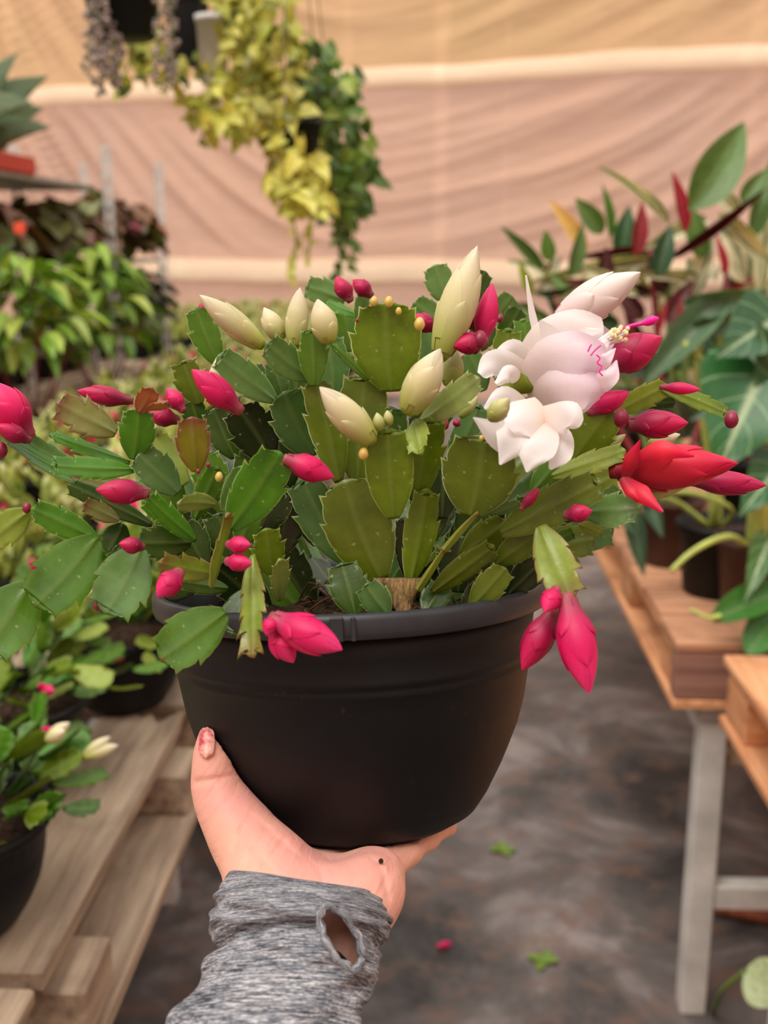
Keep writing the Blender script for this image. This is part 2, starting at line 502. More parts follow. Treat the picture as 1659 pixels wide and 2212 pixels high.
def bench(name, x0, x1, ys, ztop, label, inset=0.0):
    b = empty(name, ((x0 + x1) / 2, (ys[0] + ys[-1]) / 2, 0), 0, label, 'bench frame')
    m = M['steel']
    x0, x1 = min(x0, x1), max(x0, x1)
    for iy, y in enumerate(ys):
        for x in (x0 + (inset if iy else 0), x1):
            board('leg', b, x - .025, x + .025, y - .025, y + .025, 0, ztop - .04, m)
        board('cross_rail', b, x0 - .025, x1 + .025, y - .02, y + .02, ztop - .04, ztop, m)
    for x in (x0, x1):
        board('side_rail', b, x - .02, x + .02, ys[0] + .02, ys[-1] - .02, ztop - .08, ztop - .041, m)
    return b
# --- right bench
rb = bench('bench_frame', .525, 1.45, (1.975, 3.2, 4.4), .668, 'pale steel bench legs under the orange pallet on the right', .35)
board('stretcher', rb, .55, 1.42, 1.98, 2.02, .53, .57, M['wood_grey'])
board('stretcher', rb, .55, 1.42, 1.955, 1.995, .235, .285, M['steel'])
def pallet(name, x0, x1, y0, y1, z0, mw, mx, label, along='X', group=None, nb=7, endboard=None, H=.13):
    p = empty(name, ((x0 + x1) / 2, (y0 + y1) / 2, z0), 0, label, 'pallet', group)
    t = .018
    xs = [(x0, x0 + .10), ((x0 + x1) / 2 - .05, (x0 + x1) / 2 + .05), (x1 - .10, x1)]
    for a, b in xs:
        board('bottom_board', p, a, b, y0, y1, z0, z0 + t, mw)
        for yy in (y0 + (.045 if endboard else .01), (y0 + y1) / 2 - .06, y1 - .13):
            board('block', p, a + .008, b - .002, yy, yy + .12, z0 + t + .0005, z0 + H - 2 * t - .0005, mw)
    if along == 'X':
        for a, b in xs:
            board('stringer_board', p, a + .004, b, y0 + (.045 if endboard else 0), y1, z0 + H - 2 * t, z0 + H - t, mw)
        w = (y1 - y0 - .012 * (nb - 1)) / nb
        for i in range(nb):
            ya = y0 + i * (w + .012)
            board('deck_board', p, x0 + .004 * (i % 2), x1, ya, ya + w, z0 + H - t + .0005, z0 + H, mx)
    else:
        for yy in (y0 + .01, (y0 + y1) / 2 - .05, y1 - .11):
            board('stringer_board', p, x0 + .01, x1, yy, yy + .10, z0 + H - 2 * t, z0 + H - t, mx)
        w = (x1 - x0 - .03 * (nb - 1)) / nb
        for i in range(nb):
            xa = x0 + i * (w + .03)
            board('deck_board', p, xa, xa + w, y0, y1, z0 + H - t + .0005, z0 + H, mw)
    if endboard:
        board('end_board', p, x0 + .002, x1, y0 + .003, y0 + .04, z0 + t + .0005, z0 + H - t, M['wood_brown'])
    return p
pallet('pallet', .437, 1.50, 1.915, 3.10, .67, M['wood_orange'], M['wood_orange_x'], 'orange wooden pallet with a brown end board, carrying the pots on the right', 'X', None, 7, True)
pallet('pallet', .437, 1.50, 3.13, 4.35, .67, M['wood_orange'], M['wood_orange_x'], 'wooden pallet further back on the right bench behind the nearest orange one', 'X')
bar = empty('rusty_bar', G(1545, 1958, .02), 0, 'rust-brown bar lying on the floor under the right bench', 'metal bar')
bv_, bf_ = tube([G(1545, 1958, .02), G(1760, 2000, .02)], .018, 8, 4)
putw('bar', bv_, bf_, M['rust'], bar)
rb2 = bench('bench_frame', .62, 1.5, (.75, 1.70), .668, 'steel bench frame under the pallet at the right edge of the picture')
pallet('pallet', .507, 1.60, .70, 1.86, .67, M['wood_orange'], M['wood_orange_x'], 'pallet corner with long deck boards at the right edge of the picture', 'Y', None, 7)
# --- left bench
lb = bench('bench_frame', -.62, -1.30, (.2, 2.3, 4.4, 6.5, 8.6), .678, 'steel bench frame under the grey pallets on the left')
def left_pallet(y0, y1, x0, x1, label, jag=None, seed=0):
    p = empty('pallet', ((x0 + x1) / 2, (y0 + y1) / 2, .68), 0, label, 'pallet', None)
    m = M['wood_grey']
    mids = (y0, (y0 + y1) / 2, y1 - .10) if y1 - y0 > .8 else (y0, y1 - .10)
    for a, b in ((x1 - .075, x1 + .04), ((x0 + x1) / 2 - .05, (x0 + x1) / 2 + .05), (x0, x0 + .1)):
        board('bottom_board', p, a, b, y0 - .02, y1 + .01, .68, .70, m)
        for yy in mids:
            board('block', p, a + .004, b - .008, yy + .004, yy + .10, .7005, .762, m)
    for yy in mids:
        board('stringer_board', p, x0, x1 - .01, yy, yy + .1, .7625, .7815, m)
    nb = 7; w = .125; gap = (x1 - x0 - nb * w) / (nb - 1)
    for i in range(nb):
        xb = x1 - i * (w + gap)
        board('deck_board', p, xb - w, xb, y0 - .02, y1 + .02, .782, .80, m, jag if i == 0 else None, seed + i)
    return p
left_pallet(.96, 1.53, -1.40, -.382, 'grey weathered pallet with a splintered board end beside the grey sleeve', 'far', 3)
left_pallet(-.30, .90, -1.40, -.382, 'grey weathered pallet nearest to the camera at lower left', None, 9)
left_pallet(1.62, 2.85, -1.40, -.362, 'grey weathered pallet behind the splintered one, under the next cactus pots', None, 17)
for i, yy in enumerate((2.9, 4.15, 5.4, 6.65, 7.9)):
    left_pallet(yy, yy + 1.2, -1.40, -.37, 'weathered pallet hidden under the dense rows of cacti', None, 30 + i)['group'] = 'pallets under the cactus rows'
lb2 = bench('bench_frame', -1.85, -2.95, (2.0, 4.4, 6.8, 9.2), .678, 'steel bench frame under the outer cactus rows at far left')
for i, yy in enumerate((1.7, 2.95, 4.2, 5.45, 6.7, 7.95)):
    left_pallet(yy, yy + 1.2, -2.55, -1.5, 'weathered pallet under the outer cactus rows', None, 60 + i)['group'] = 'pallets under the outer cactus rows'
# ------------------------------------------------------------------ cactus pieces
def pad_mesh(name, L, W, T, seed, bend=0.0, cup=0.0, teeth=3, td=0.13, lod=0, mat=None, slim=False, edge=0.0):
    rnd = random.Random(seed); td = td * (1.75 if not lod else 1.2)
    def env(t):
        m = 0.54 if not slim else 0.6
        b0 = 0.24
        if t < m:
            s = t / m; s = math.sin(s * math.pi / 2) ** 0.9
            return b0 + (1 - b0) * s
        s = (t - m) / (1 - m)
        return 1 - 0.46 * s ** 2.3
    def side():
        tt = [0.36 + (0.93 - 0.36) * min(1, (i + rnd.uniform(-.16, .16)) / max(1, teeth - 1)) for i in range(teeth)]
        rows = []
        base = [0, .1, .25, .45, .68] if lod == 0 else [0, .4]
        for t in base: rows.append((t * tt[0], env(t * tt[0]), 0))
        for i, t in enumerate(tt):
            k = td * rnd.uniform(.7, 1.25) * (.45 + .8 * i / max(1, teeth - 1))
            if lod == 0: rows.append((t - .05, env(t - .05) * 0.995, 0.0))
            rows.append((t, env(t) * (1 + k * .6), 0.05 + .06 * k))
            rows.append((t + .022, env(t) * (1 - k), 0.0))
            nxt = tt[i + 1] if i + 1 < teeth else 1.0
            if lod == 0: rows.append(((t * .7 + nxt * .3), env(t * .7 + nxt * .3) * (1 - k * .35), 0.0))
            rows.append(((t * .4 + nxt * .6), env(t * .4 + nxt * .6) * (1 - k * .05), 0.0))
        rows.append((1.0, env(1.0) * .80, 0.04))
        return rows
    A, B = side(), side()
    nr = len(A)
    cs = [-1, -.94, -.72, -.42, -.13, 0, .13, .42, .72, .94, 1] if lod == 0 else [-1, -.5, 0, .5, 1]
    nc = len(cs)
    fr, bk, uv = [], [], []
    ph = rnd.uniform(0, 6.28)
    asym = rnd.uniform(-.04, .04)
    for i in range(nr):
        for c in cs:
            k = (c + 1) / 2
            t = A[i][0] * (1 - k) + B[i][0] * k
            pu = (A[i][2] if c < 0 else B[i][2]) * abs(c) ** 16
            if i == nr - 1: t += .02 - .075 * c * c
            w = (A[i][1] if c < 0 else B[i][1])
            e0 = env(max(0.0, min(1.0, t)))
            x = (c * e0 + (w - e0) * (1 if c > 0 else -1) * abs(c) ** 4) * W / 2 + asym * W * math.sin(t * 3)
            z = (t + pu) * L
            y = bend * L * t * t + cup * W * c * c * (0.4 + .6 * t) + edge * W * abs(c) ** 2 * math.sin(t * 9 + ph + (1.5 if c > 0 else 0))
            e = math.sqrt(max(0.0, 1 - c * c)) * (0.55 + .45 * math.sin(min(1, t + .1) * math.pi))
            th = T * (0.95 * e + 0.9 * math.exp(-(c / .13) ** 2) * (1 - .55 * t))
            if abs(c) == 1: th = 0
            fr.append((x, y + th, z)); bk.append((x, y - th, z))
            uv.append((k, max(0, min(1, t))))
    v = fr + bk
    off = nr * nc
    f = []
    for i in range(nr - 1):
        for j in range(nc - 1):
            a, b, c_, d = i * nc + j, i * nc + j + 1, (i + 1) * nc + j + 1, (i + 1) * nc + j
            f.append((d, c_, b, a)); f.append((a + off, b + off, c_ + off, d + off))
    # close the rim
    for i in range(nr - 1):
        f.append((i * nc, i * nc + off, (i + 1) * nc + off, (i + 1) * nc))
        j = nc - 1
        f.append(((i + 1) * nc + j, (i + 1) * nc + j + off, i * nc + j + off, i * nc + j))
    for j in range(nc - 1):
        f.append((j, j + 1, j + 1 + off, j + off))
        k = (nr - 1) * nc
        f.append((k + j + off, k + j + 1 + off, k + j + 1, k + j))
    if lod: return v, f, uv + uv
    return mesh(name, v, f, mat or M['pad'], uv + uv)

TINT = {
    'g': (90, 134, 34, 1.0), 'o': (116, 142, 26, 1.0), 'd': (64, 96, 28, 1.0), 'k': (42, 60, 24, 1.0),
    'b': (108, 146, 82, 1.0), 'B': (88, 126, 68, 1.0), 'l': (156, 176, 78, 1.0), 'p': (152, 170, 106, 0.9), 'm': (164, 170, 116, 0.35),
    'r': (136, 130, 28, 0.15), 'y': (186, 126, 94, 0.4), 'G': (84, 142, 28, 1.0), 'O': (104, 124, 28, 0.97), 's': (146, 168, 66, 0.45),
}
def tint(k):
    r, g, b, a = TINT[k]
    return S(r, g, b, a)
PADN = [0]
def pad(parent, bx, by, db, tx, ty, dt, W, tw=0, bend=0.0, k='g', cup=0.06, teeth=3, td=0.13, slim=False, edge=0.015, T=0.0011, name='stem_segment'):
    a, b = P(bx, by, db), P(tx, ty, dt)
    ax = b - a
    view = (CAM - (a + b) / 2).normalized()
    Mx = frame(a, ax, view)
    Mx = Mx @ Matrix.Rotation(math.radians(tw), 4, 'Z')
    L = ax.length
    PADN[0] += 1
    dm = (db + dt) / 2
    me = pad_mesh(name, L, px(W, dm), T, PADN[0] * 7 + 3, bend, cup, teeth, td, 0, None, slim, edge)
    return put(name, me, parent, Mx, tint(k))

BUDP = [(0, .40), (.06, .46), (.14, .50), (.22, .62), (.32, .86), (.42, .98), (.52, 1.0), (.62, .94), (.72, .80), (.82, .60), (.90, .38), (.96, .17), (1.0, .02)]
BUDC = [(0, .30), (.05, .50), (.12, .66), (.22, .82), (.34, .95), (.46, 1.0), (.58, .96), (.70, .82), (.80, .62), (.89, .39), (.96, .17), (1.0, .02)]
def prof(tab, t):
    return float(np.interp(t, [a for a, _ in tab], [b for _, b in tab]))
def bud_body(L, R, tab, n=16, curve=0.0):
    v, uv = [], []
    ts = np.linspace(0, 1, 22)
    for t in ts:
        r = prof(tab, t) * R
        for k in range(n):
            a = 2 * math.pi * k / n
            v.append((r * math.cos(a), r * math.sin(a) + curve * L * (t * (1 - t)), t * L)); uv.append((k / n, t))
    f = grid_faces(len(ts), n, 0, True)
    f.append(tuple(range(n - 1, -1, -1)))
    return v, f, uv
def bud_petal(L, R, tab, phi, t0, t1, dl, off, curve=0.0, lift=0.0):
    v, uv = [], []
    nb, na = 11, 7
    for i in range(nb):
        b = i / (nb - 1)
        t = t0 + (t1 - t0) * b
        s = dl * (max(0.0, math.sin(math.pi * (.30 + .70 * b)))) ** .6
        for j in range(na):
            a = -1 + 2 * j / (na - 1)
            th = phi + a * s
            r = prof(tab, t) * R + off * (1 - .55 * a * a) * (1 - .2 * (1 - b)) + lift * R * b ** 3
            v.append((r * math.cos(th), r * math.sin(th) + curve * L * (t * (1 - t)), t * L)); uv.append((a * .5 + .5, t))
    return v, grid_faces(nb, na), uv
BN = [0]
def bud(parent, bx, by, db, tx, ty, dt, W, m='pink', tab=None, curve=None, fine=None, name='flower_bud'):
    a, b = P(bx, by, db), P(tx, ty, dt)
    BN[0] += 1
    rnd = random.Random(BN[0] * 13)
    Mx = frame(a, b - a, (CAM - a))
    L, R = (b - a).length, px(W, (db + dt) / 2) / 2
    tab = tab or (BUDC if m in ('cream', 'greencream', 'blushbud') else BUDP)
    curve = rnd.uniform(-.06, .06) if curve is None else curve
    R *= 0.94
    v, f, uv = bud_body(L, R, tab, 16, curve)
    o = put(name, mesh(name, v, f, M[m], uv), parent, Mx)
    fine = (W >= 30) if fine is None else fine
    if fine:
        ph = rnd.uniform(0, 6.28)
        e = R * .05
        for layer, (n, t0, t1, dl, of) in enumerate(((3, .26, .99, 1.12, .9), (3, .16, .74, 1.0, 1.9), (3, .06, .48, .8, 2.7))):
            for k in range(n):
                t1j = min(.995, t1 + rnd.uniform(-.07, .05))
                pv, pf, pu = bud_petal(L, R, tab, ph + layer * 1.05 + k * 2.094 + rnd.uniform(-.12, .12), t0, t1j, dl, e * of, curve, (.02 if tab is BUDC else .045) if layer else 0)
                put('petal', mesh('petal', pv, pf, M[m], pu), o, wm(o))
    return o
def ball(parent, x, y, d, r, m='ball', name='young_bud', stretch=1.25):
    c = P(x, y, d)
    rr = px(r, d)
    Mx = frame(c, UP + RGT * .1, -FWD)
    prof_ = [(math.sin(math.pi * i / 8) * (1 if i < 5 else .93) * rr + 1e-5, -math.cos(math.pi * i / 8) * rr * stretch) for i in range(9)]
    v, f = lathe(prof_, 10)
    return put(name, mesh(name, v, f, M[m]), parent, Mx)
def ribbon(parent, name, pts, widths, m, nh=None, cup=0.0, ruffle=0.0, nb=14, na=9, twist=0.0, uvr=(0, 1), point=True, seed=1):
    """petal through (px, py, depth) points"""
    w3 = [P(*p) for p in pts]
    c = [Vector(q) for q in catmull([tuple(p) for p in w3], nb)]
    dm = sum(p[2] for p in pts) / len(pts)
    ww = np.interp(np.linspace(0, 1, nb), np.linspace(0, 1, len(widths)), widths)
    rnd = random.Random(seed); ph = rnd.uniform(0, 6)
    v, uv = [], []
    for i in range(nb):
        b = i / (nb - 1)
        t = (c[min(i + 1, nb - 1)] - c[max(i - 1, 0)]).normalized()
        n = (Vector(nh) if nh is not None else (CAM - c[i]))
        n = (n - t * n.dot(t)).normalized()
        n = Matrix.Rotation(math.radians(twist * b if twist else 0), 3, t) @ n
        s = n.cross(t)
        w = px(ww[i], dm) / 2
        for j in range(na):
            a = -1 + 2 * j / (na - 1)
            off = -cup * w * a * a + ruffle * w * math.sin(a * 5 + b * 7 + ph) * (0.3 + abs(a)) * b
            v.append(c[i] + s * (a * w) + n * off + t * (-(a * a) * w * .35 * (b if point else 0)))
            uv.append((a * .5 + .5, uvr[0] + (uvr[1] - uvr[0]) * b))
    return putw(name, v, grid_faces(nb, na), M[m], parent, None, uv)

# ------------------------------------------------------------------ the pot in the hand
TH = math.radians(4.8)
POT_UP = (UP * math.cos(TH) - FWD * math.sin(TH) - RGT * 0.035).normalized()
RIM_C = P(758, 1255, 0.600)
POT_H = 0.127
POT_O = RIM_C - POT_UP * POT_H
POT_M = frame(POT_O, POT_UP, -FWD)
plant = bpy.data.objects.new('potted_cactus', None)
plant.empty_display_size = 0.05
COL.objects.link(plant)
plant.matrix_basis = POT_M
tag(plant, 'large cactus with white, red and pink blooms in the black pot held up', 'potted plant')
POTP = [(0.0005, 0.0), (.050, 0.0), (.057, .0006), (.0605, .0028), (.0655, .0060), (.0712, .0146), (.0788, .0298), (.0832, .040), (.0876, .051), (.0912, .064), (.0937, .0778),
        (.0948, .0850), (.0958, .0862), (.0950, .0880), (.0955, .0905), (.0965, .0917), (.0958, .0935), (.0968, .1035), (.0985, .1165)]
POTI = [(.0985, .1165), (.0960, .1165), (.0930, .098), (.0905, .07), (.083, .045), (.070, .018), (.056, .006), (.0005, .005)]
v, f = lathe(POTP + POTI[1:], 96)
pot = put('pot', mesh('pot', v, f, M['pot']), plant, POT_M)
RIMP = [(.0975, .1150), (.1035, .1150), (.1047, .1158), (.1056, .1185), (.1057, .1240), (.1050, .1262), (.1038, .1270), (.1012, .1270), (.1000, .1262), (.0990, .1225), (.0965, .1150)]
v, f = lathe(RIMP, 128)
put('rim', mesh('rim', v, f, M['pot_rim']), plant, POT_M)
for aa, wd in ((-0.035, .0060), (.035, .0022)):      # moulded seams on the front of the rim
    bv, bf = box8(-wd / 2, wd / 2, -.0012, .0012, .1153, .1262, .0004)
    yy = Matrix.Rotation(aa, 4, 'Z') @ Matrix.Translation((0, .1060, 0))
    put('rim_seam', mesh('rim_seam', bv, bf, M['pot_rim'], smooth=False), plant, POT_M @ yy)
# soil
rs = np.linspace(0, 1, 26); nn = 72
rng = np.random.default_rng(4)
v = []
for r in rs:
    for k in range(nn):
        a = 2 * math.pi * k / nn
        h = .101 + .014 * (1 - r ** 2) + rng.normal(0, .0011)
        v.append((r * .0945 * math.cos(a), r * .0945 * math.sin(a), h))
soil = put('soil', mesh('soil', v, grid_faces(len(rs), nn, 0, True), M['soil'], smooth=False), plant, POT_M)
rt = []
rnd = random.Random(3)
for i in range(110):
    a, r = rnd.uniform(0, 6.28), math.sqrt(rnd.random()) * .085
    p = Vector((r * math.cos(a), r * math.sin(a), .104 + .013 * (1 - (r / .095) ** 2)))
    q = p + Vector((rnd.uniform(-.012, .012), rnd.uniform(-.012, .012), rnd.uniform(.001, .009)))
    m_ = (p + q) / 2 + Vector((0, 0, rnd.uniform(0, .006)))
    rt.append(tube([p, m_, q], rnd.uniform(.0003, .0008), 5, 5))
v, f = merge(rt)
tag(put('root_fibres', mesh('root_fibres', v, f, M['roots']), plant, POT_M), kind='stuff')

# pads:   base(x, y, depth)  tip(x, y, depth)  width  twist  bend  tint
A = 1
PADS = [
    # ---- top, behind
    (745, 650, .640, 662, 622, .640, 62, 10, .1, 'b'), (775, 685, .63, 705, 660, .63, 34, 50, .1, 'G'), (772, 695, .62, 788, 628, .62, 34, 20, .05, 'b'),
    (965, 655, .640, 940, 575, .640, 66, 0, .06, 'b'), (1005, 665, .650, 1048, 588, .65, 56, 20, 0, 'd'), (955, 700, .63, 895, 655, .63, 62, 0, .1, 'b'),
    (930, 815, .60, 925, 690, .60, 90, 0, 0, 'B'), (1085, 840, .60, 1098, 712, .60, 70, 10, .05, 'o'), (1045, 845, .61, 1012, 762, .61, 60, 0, .05, 'b'),
    (1080, 740, .66, 1120, 668, .66, 60, 20, .05, 'd'), (1140, 780, .64, 1130, 690, .64, 56, 10, 0, 'g'), (1020, 760, .66, 1060, 700, .66, 60, 0, 0, 'd'),
    (760, 760, .66, 745, 670, .66, 60, 0, 0, 'g'), (900, 760, .66, 905, 690, .66, 60, 0, 0, 'd'), (1070, 690, .68, 1105, 640, .68, 60, 30, 0, 'b'),
    # ---- centre back
    (722, 850, .590, 704, 728, .590, 84, 0, .03, 'B'), (612, 860, .585, 588, 782, .585, 50, 10, 0, 'd'), (640, 900, .61, 640, 790, .61, 80, 0, 0, 'd'),
    (772, 1042, .548, 790, 812, .552, 122, 0, .02, 'O', .03), (845, 846, .545, 836, 655, .535, 154, -4, .04, 'o', .05, 3, .09),
    (732, 1042, .536, 676, 822, .530, 86, 20, .03, 'O', .04), (795, 822, .535, 716, 744, .530, 22, 30, 0, 'g', .02),
    (679, 834, .525, 676, 712, .520, 66, -8, .05, 'g', .08), (668, 818, .532, 572, 742, .520, 74, 8, .12, 'b', .1),
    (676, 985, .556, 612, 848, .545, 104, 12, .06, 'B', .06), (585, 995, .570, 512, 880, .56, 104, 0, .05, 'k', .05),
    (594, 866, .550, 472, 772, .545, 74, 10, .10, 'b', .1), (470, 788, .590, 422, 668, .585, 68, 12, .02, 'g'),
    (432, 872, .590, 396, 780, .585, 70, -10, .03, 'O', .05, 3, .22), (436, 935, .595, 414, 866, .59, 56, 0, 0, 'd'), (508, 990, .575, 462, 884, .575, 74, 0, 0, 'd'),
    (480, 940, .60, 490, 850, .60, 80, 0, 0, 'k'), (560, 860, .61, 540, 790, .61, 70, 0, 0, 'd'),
    # ---- centre front
    (822, 1252, .535, 745, 1040, .530, 150, -6, .0, 'O', .03, 3, .1), (850, 1120, .515, 836, 926, .505, 106, 4, .04, 'o', .05, 3, .08),
    (896, 1082, .528, 928, 902, .515, 92, 18, .04, 'o', .05), (886, 1258, .530, 920, 1058, .526, 80, 24, .02, 'o', .04),
    (908, 915, .520, 1038, 820, .510, 66, -16, .10, 'p', .1), (1016, 1114, .512, 1046, 942, .500, 166, -4, .05, 'O', .06, 3, .09),
    (900, 908, .512, 905, 975, .500, 62, 30, -.1, 'l', .2), (972, 1010, .545, 1034, 876, .545, 66, 0, .03, 'B'),
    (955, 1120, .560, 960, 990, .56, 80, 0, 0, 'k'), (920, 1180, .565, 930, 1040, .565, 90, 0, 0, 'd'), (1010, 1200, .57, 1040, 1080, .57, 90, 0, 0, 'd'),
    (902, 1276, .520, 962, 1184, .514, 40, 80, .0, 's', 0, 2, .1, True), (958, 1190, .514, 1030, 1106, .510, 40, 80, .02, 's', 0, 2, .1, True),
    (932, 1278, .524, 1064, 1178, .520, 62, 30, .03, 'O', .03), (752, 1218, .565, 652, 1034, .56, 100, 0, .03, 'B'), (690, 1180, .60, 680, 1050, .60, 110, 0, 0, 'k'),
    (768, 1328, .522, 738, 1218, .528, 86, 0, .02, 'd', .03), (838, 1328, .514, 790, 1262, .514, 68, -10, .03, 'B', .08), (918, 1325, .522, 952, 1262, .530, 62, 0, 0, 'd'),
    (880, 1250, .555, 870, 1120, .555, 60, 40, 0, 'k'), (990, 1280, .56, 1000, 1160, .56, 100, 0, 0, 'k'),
    # ---- right
    (1234, 1002, .560, 1316, 884, .555, 100, 6, .06, 'o', .06), (1192, 1030, .535, 1352, 980, .525, 52, -20, .10, 'l', .1), (1080, 1152, .520, 1300, 1045, .510, 90, -10, .06, 'O', .06, 4, .1),
    (1325, 892, .580, 1438, 832, .575, 56, 20, .05, 'l'), (1425, 838, .575, 1576, 888, .570, 42, -30, -.10, 'o', .1), (1385, 872, .585, 1458, 868, .585, 34, 30, 0, 'd'),
    (1262, 1108, .525, 1380, 1096, .510, 78, -18, -.05, 'b', .12), (1000, 1200, .540, 1096, 1128, .530, 74, 6, .04, 'O'), (1072, 1218, .530, 1162, 1152, .520, 66, 14, .03, 'O', .05),
    (1018, 1312, .525, 1092, 1228, .520, 66, 4, .03, 'O'), (1098, 1285, .545, 1172, 1212, .540, 66, 0, .02, 'k'), (1168, 1138, .500, 1226, 1288, .480, 92, 12, -.10, 's', .1, 3, .2),
    (1165, 1128, .520, 1238, 1114, .515, 34, 20, 0, 'd'), (1250, 1130, .53, 1300, 1152, .53, 30, 20, 0, 'l', .05, 3, .2), (1056, 1108, .515, 1122, 1086, .51, 34, 40, 0, 'b'),
    (1150, 1064, .540, 1215, 985, .540, 60, 0, 0, 'g'), (1110, 1180, .56, 1150, 1080, .56, 90, 0, 0, 'd'), (1190, 1100, .57, 1240, 1020, .57, 90, 0, 0, 'd'),
    (1080, 1290, .56, 1060, 1190, .56, 90, 0, 0, 'k'), (1150, 1000, .58, 1180, 900, .58, 90, 0, 0, 'g'), (1085, 960, .57, 1110, 850, .57, 80, 0, 0, 'd'),
    (1160, 1180, .55, 1240, 1150, .545, 40, 30, 0, 'g', .05, 3, .2), (1255, 1010, .60, 1300, 960, .60, 60, 0, 0, 'd'), (1000, 1320, .53, 1045, 1255, .53, 50, 10, 0, 'k'),
    (1260, 1130, .56, 1340, 1060, .56, 60, 20, 0, 'b'), (1240, 1070, .565, 1330, 1030, .565, 60, 0, 0, 'l'), (830, 1010, .58, 840, 880, .58, 100, 0, 0, 'd'), (900, 960, .585, 950, 850, .585, 90, 0, 0, 'k'),
    # ---- left
    (186, 1048, .560, 2, 962, .540, 70, 58, .10, 'G', .1), (190, 1040, .565, 40, 950, .55, 62, 20, .06, 'b', .1), (250, 936, .540, 122, 872, .525, 78, 4, .08, 'm', .08, 3, .24), (289, 992, .530, 300, 884, .522, 80, -4, .02, 'G', .06),
    (300, 890, .522, 328, 834, .515, 48, 10, .12, 'y', .2, 3, .16), (318, 884, .520, 362, 862, .510, 34, 50, .1, 'y', .2, 3, .2), (280, 1000, .548, 108, 946, .535, 40, 44, .05, 'G', .05, 3, .2), (290, 1016, .530, 112, 1008, .515, 54, 22, .03, 'G', .06, 3, .22),
    (384, 1066, .535, 298, 984, .530, 86, 14, .06, 'B', .08), (424, 1018, .520, 415, 902, .514, 76, 4, .03, 'r', .08, 3, .12), (402, 1046, .560, 334, 942, .560, 66, 20, .02, 'l'),
    (498, 1142, .515, 606, 976, .505, 108, 2, .08, 'G', .08, 3, .12), (466, 1088, .520, 368, 1074, .500, 46, -20, .25, 'p', .12), (482, 1105, .53, 522, 1008, .525, 46, 20, .02, 'b'),
    (422, 1168, .535, 316, 1072, .520, 48, 12, .03, 'G', .06, 3, .2), (392, 1152, .545, 308, 1084, .535, 40, 20, .03, 'G'), (328, 1135, .550, 148, 1050, .540, 48, 10, .05, 'd', .05),
    (256, 1124, .545, 178, 1088, .535, 42, 6, .12, 'm', .15, 3, .2), (312, 1062, .555, 152, 1028, .545, 40, 20, .04, 'm'), (214, 1168, .530, 66, 1102, .515, 64, 16, .08, 'G', .08),
    (62, 1104, .525, -24, 1166, .515, 74, -10, .05, 'l', .08), (208, 1164, .522, 72, 1310, .500, 130, 0, .10, 'g', .08, 3, .11), (304, 1184, .512, 222, 1328, .492, 124, -6, .12, 'b', .1, 3, .13),
    (66, 1262, .515, -36, 1408, .500, 136, 4, .08, 'g', .08, 3, .08), (486, 1324, .490, 344, 1424, .470, 116, 0, .08, 'g', .08, 3, .11), (540, 1272, .520, 502, 1372, .510, 80, 10, .05, 'd'),
    (548, 1200, .495, 556, 1420, .475, 66, 36, .06, 's', .15, 4, .3, False, .06), (470, 1240, .505, 344, 1212, .490, 62, -20, .05, 's', .12, 3, .28, False, .05), (455, 1268, .500, 487, 1108, .490, 48, 62, .04, 's', .08, 3, .25, False, .05),
    (412, 1172, .540, 298, 1172, .530, 76, 0, .05, 'd'), (266, 1132, .555, 234, 1192, .55, 64, 0, 0, 'd'), (492, 1272, .520, 388, 1256, .510, 44, 10, .05, 'd'),
    (590, 1244, .525, 574, 1142, .515, 72, 10, .03, 'o', .08, 3, .2), (602, 1296, .520, 596, 1202, .505, 50, 30, .12, 'p', .15, 3, .25), (560, 1150, .56, 600, 1040, .56, 100, 0, 0, 'k'),
    (600, 1200, .57, 620, 1090, .57, 90, 0, 0, 'k'), (500, 1200, .56, 470, 1110, .56, 90, 0, 0, 'd'), (440, 1220, .55, 390, 1130, .55, 80, 0, 0, 'd'), (380, 1130, .57, 350, 1020, .57, 80, 0, 0, 'g'),
    (470, 1080, .56, 440, 980, .56, 80, 0, 0, 'g'), (530, 1070, .57, 560, 960, .57, 90, 0, 0, 'd'), (620, 1060, .58, 600, 950, .58, 90, 0, 0, 'k'), (300, 1240, .55, 250, 1180, .55, 70, 0, 0, 'd'),
    (520, 1180, .54, 545, 1110, .54, 60, 10, 0, 'g'), (420, 1120, .54, 470, 1010, .54, 60, 20, 0, 'g'), (360, 1290, .53, 420, 1235, .53, 60, 10, 0, 'd'),
]
for r_ in PADS:
    bx, by, db, tx, ty, dt, W, tw, bend, k = r_[:10]
    ex = r_[10:]
    kw = {}
    for nm_, val in zip(('cup', 'teeth', 'td', 'slim', 'edge'), ex): kw[nm_] = val
    pad(plant, bx, by, db, tx, ty, dt, W, tw, bend, k, **kw)
# the hidden middle and back of the bush: branches of segments from the soil outwards
rnd = random.Random(12)
for i in range(44):
    a = rnd.uniform(0, 6.28); r0 = rnd.uniform(.01, .05)
    p = POT_M @ Vector((r0 * math.cos(a), r0 * math.sin(a) - .02, .108))
    out = (POT_M.to_3x3() @ Vector((math.cos(a), math.sin(a), 0)))
    el = rnd.uniform(.5, 1.3)
    for j in range(rnd.choice((2, 3, 3))):
        d = (out * math.cos(el) + POT_UP * math.sin(el)).normalized()
        L = rnd.uniform(.032, .046)
        q = p + d * L
        x, y, dd = proj(q)
        if dd < .60 or y < 640 or dd > .75: break
        PADN[0] += 1
        Mx = frame(p, d, -FWD + RGT * rnd.uniform(-1, 1))
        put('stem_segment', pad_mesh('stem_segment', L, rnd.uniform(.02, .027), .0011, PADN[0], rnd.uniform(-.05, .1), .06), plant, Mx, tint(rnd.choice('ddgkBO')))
        p = q; el -= rnd.uniform(.1, .4)
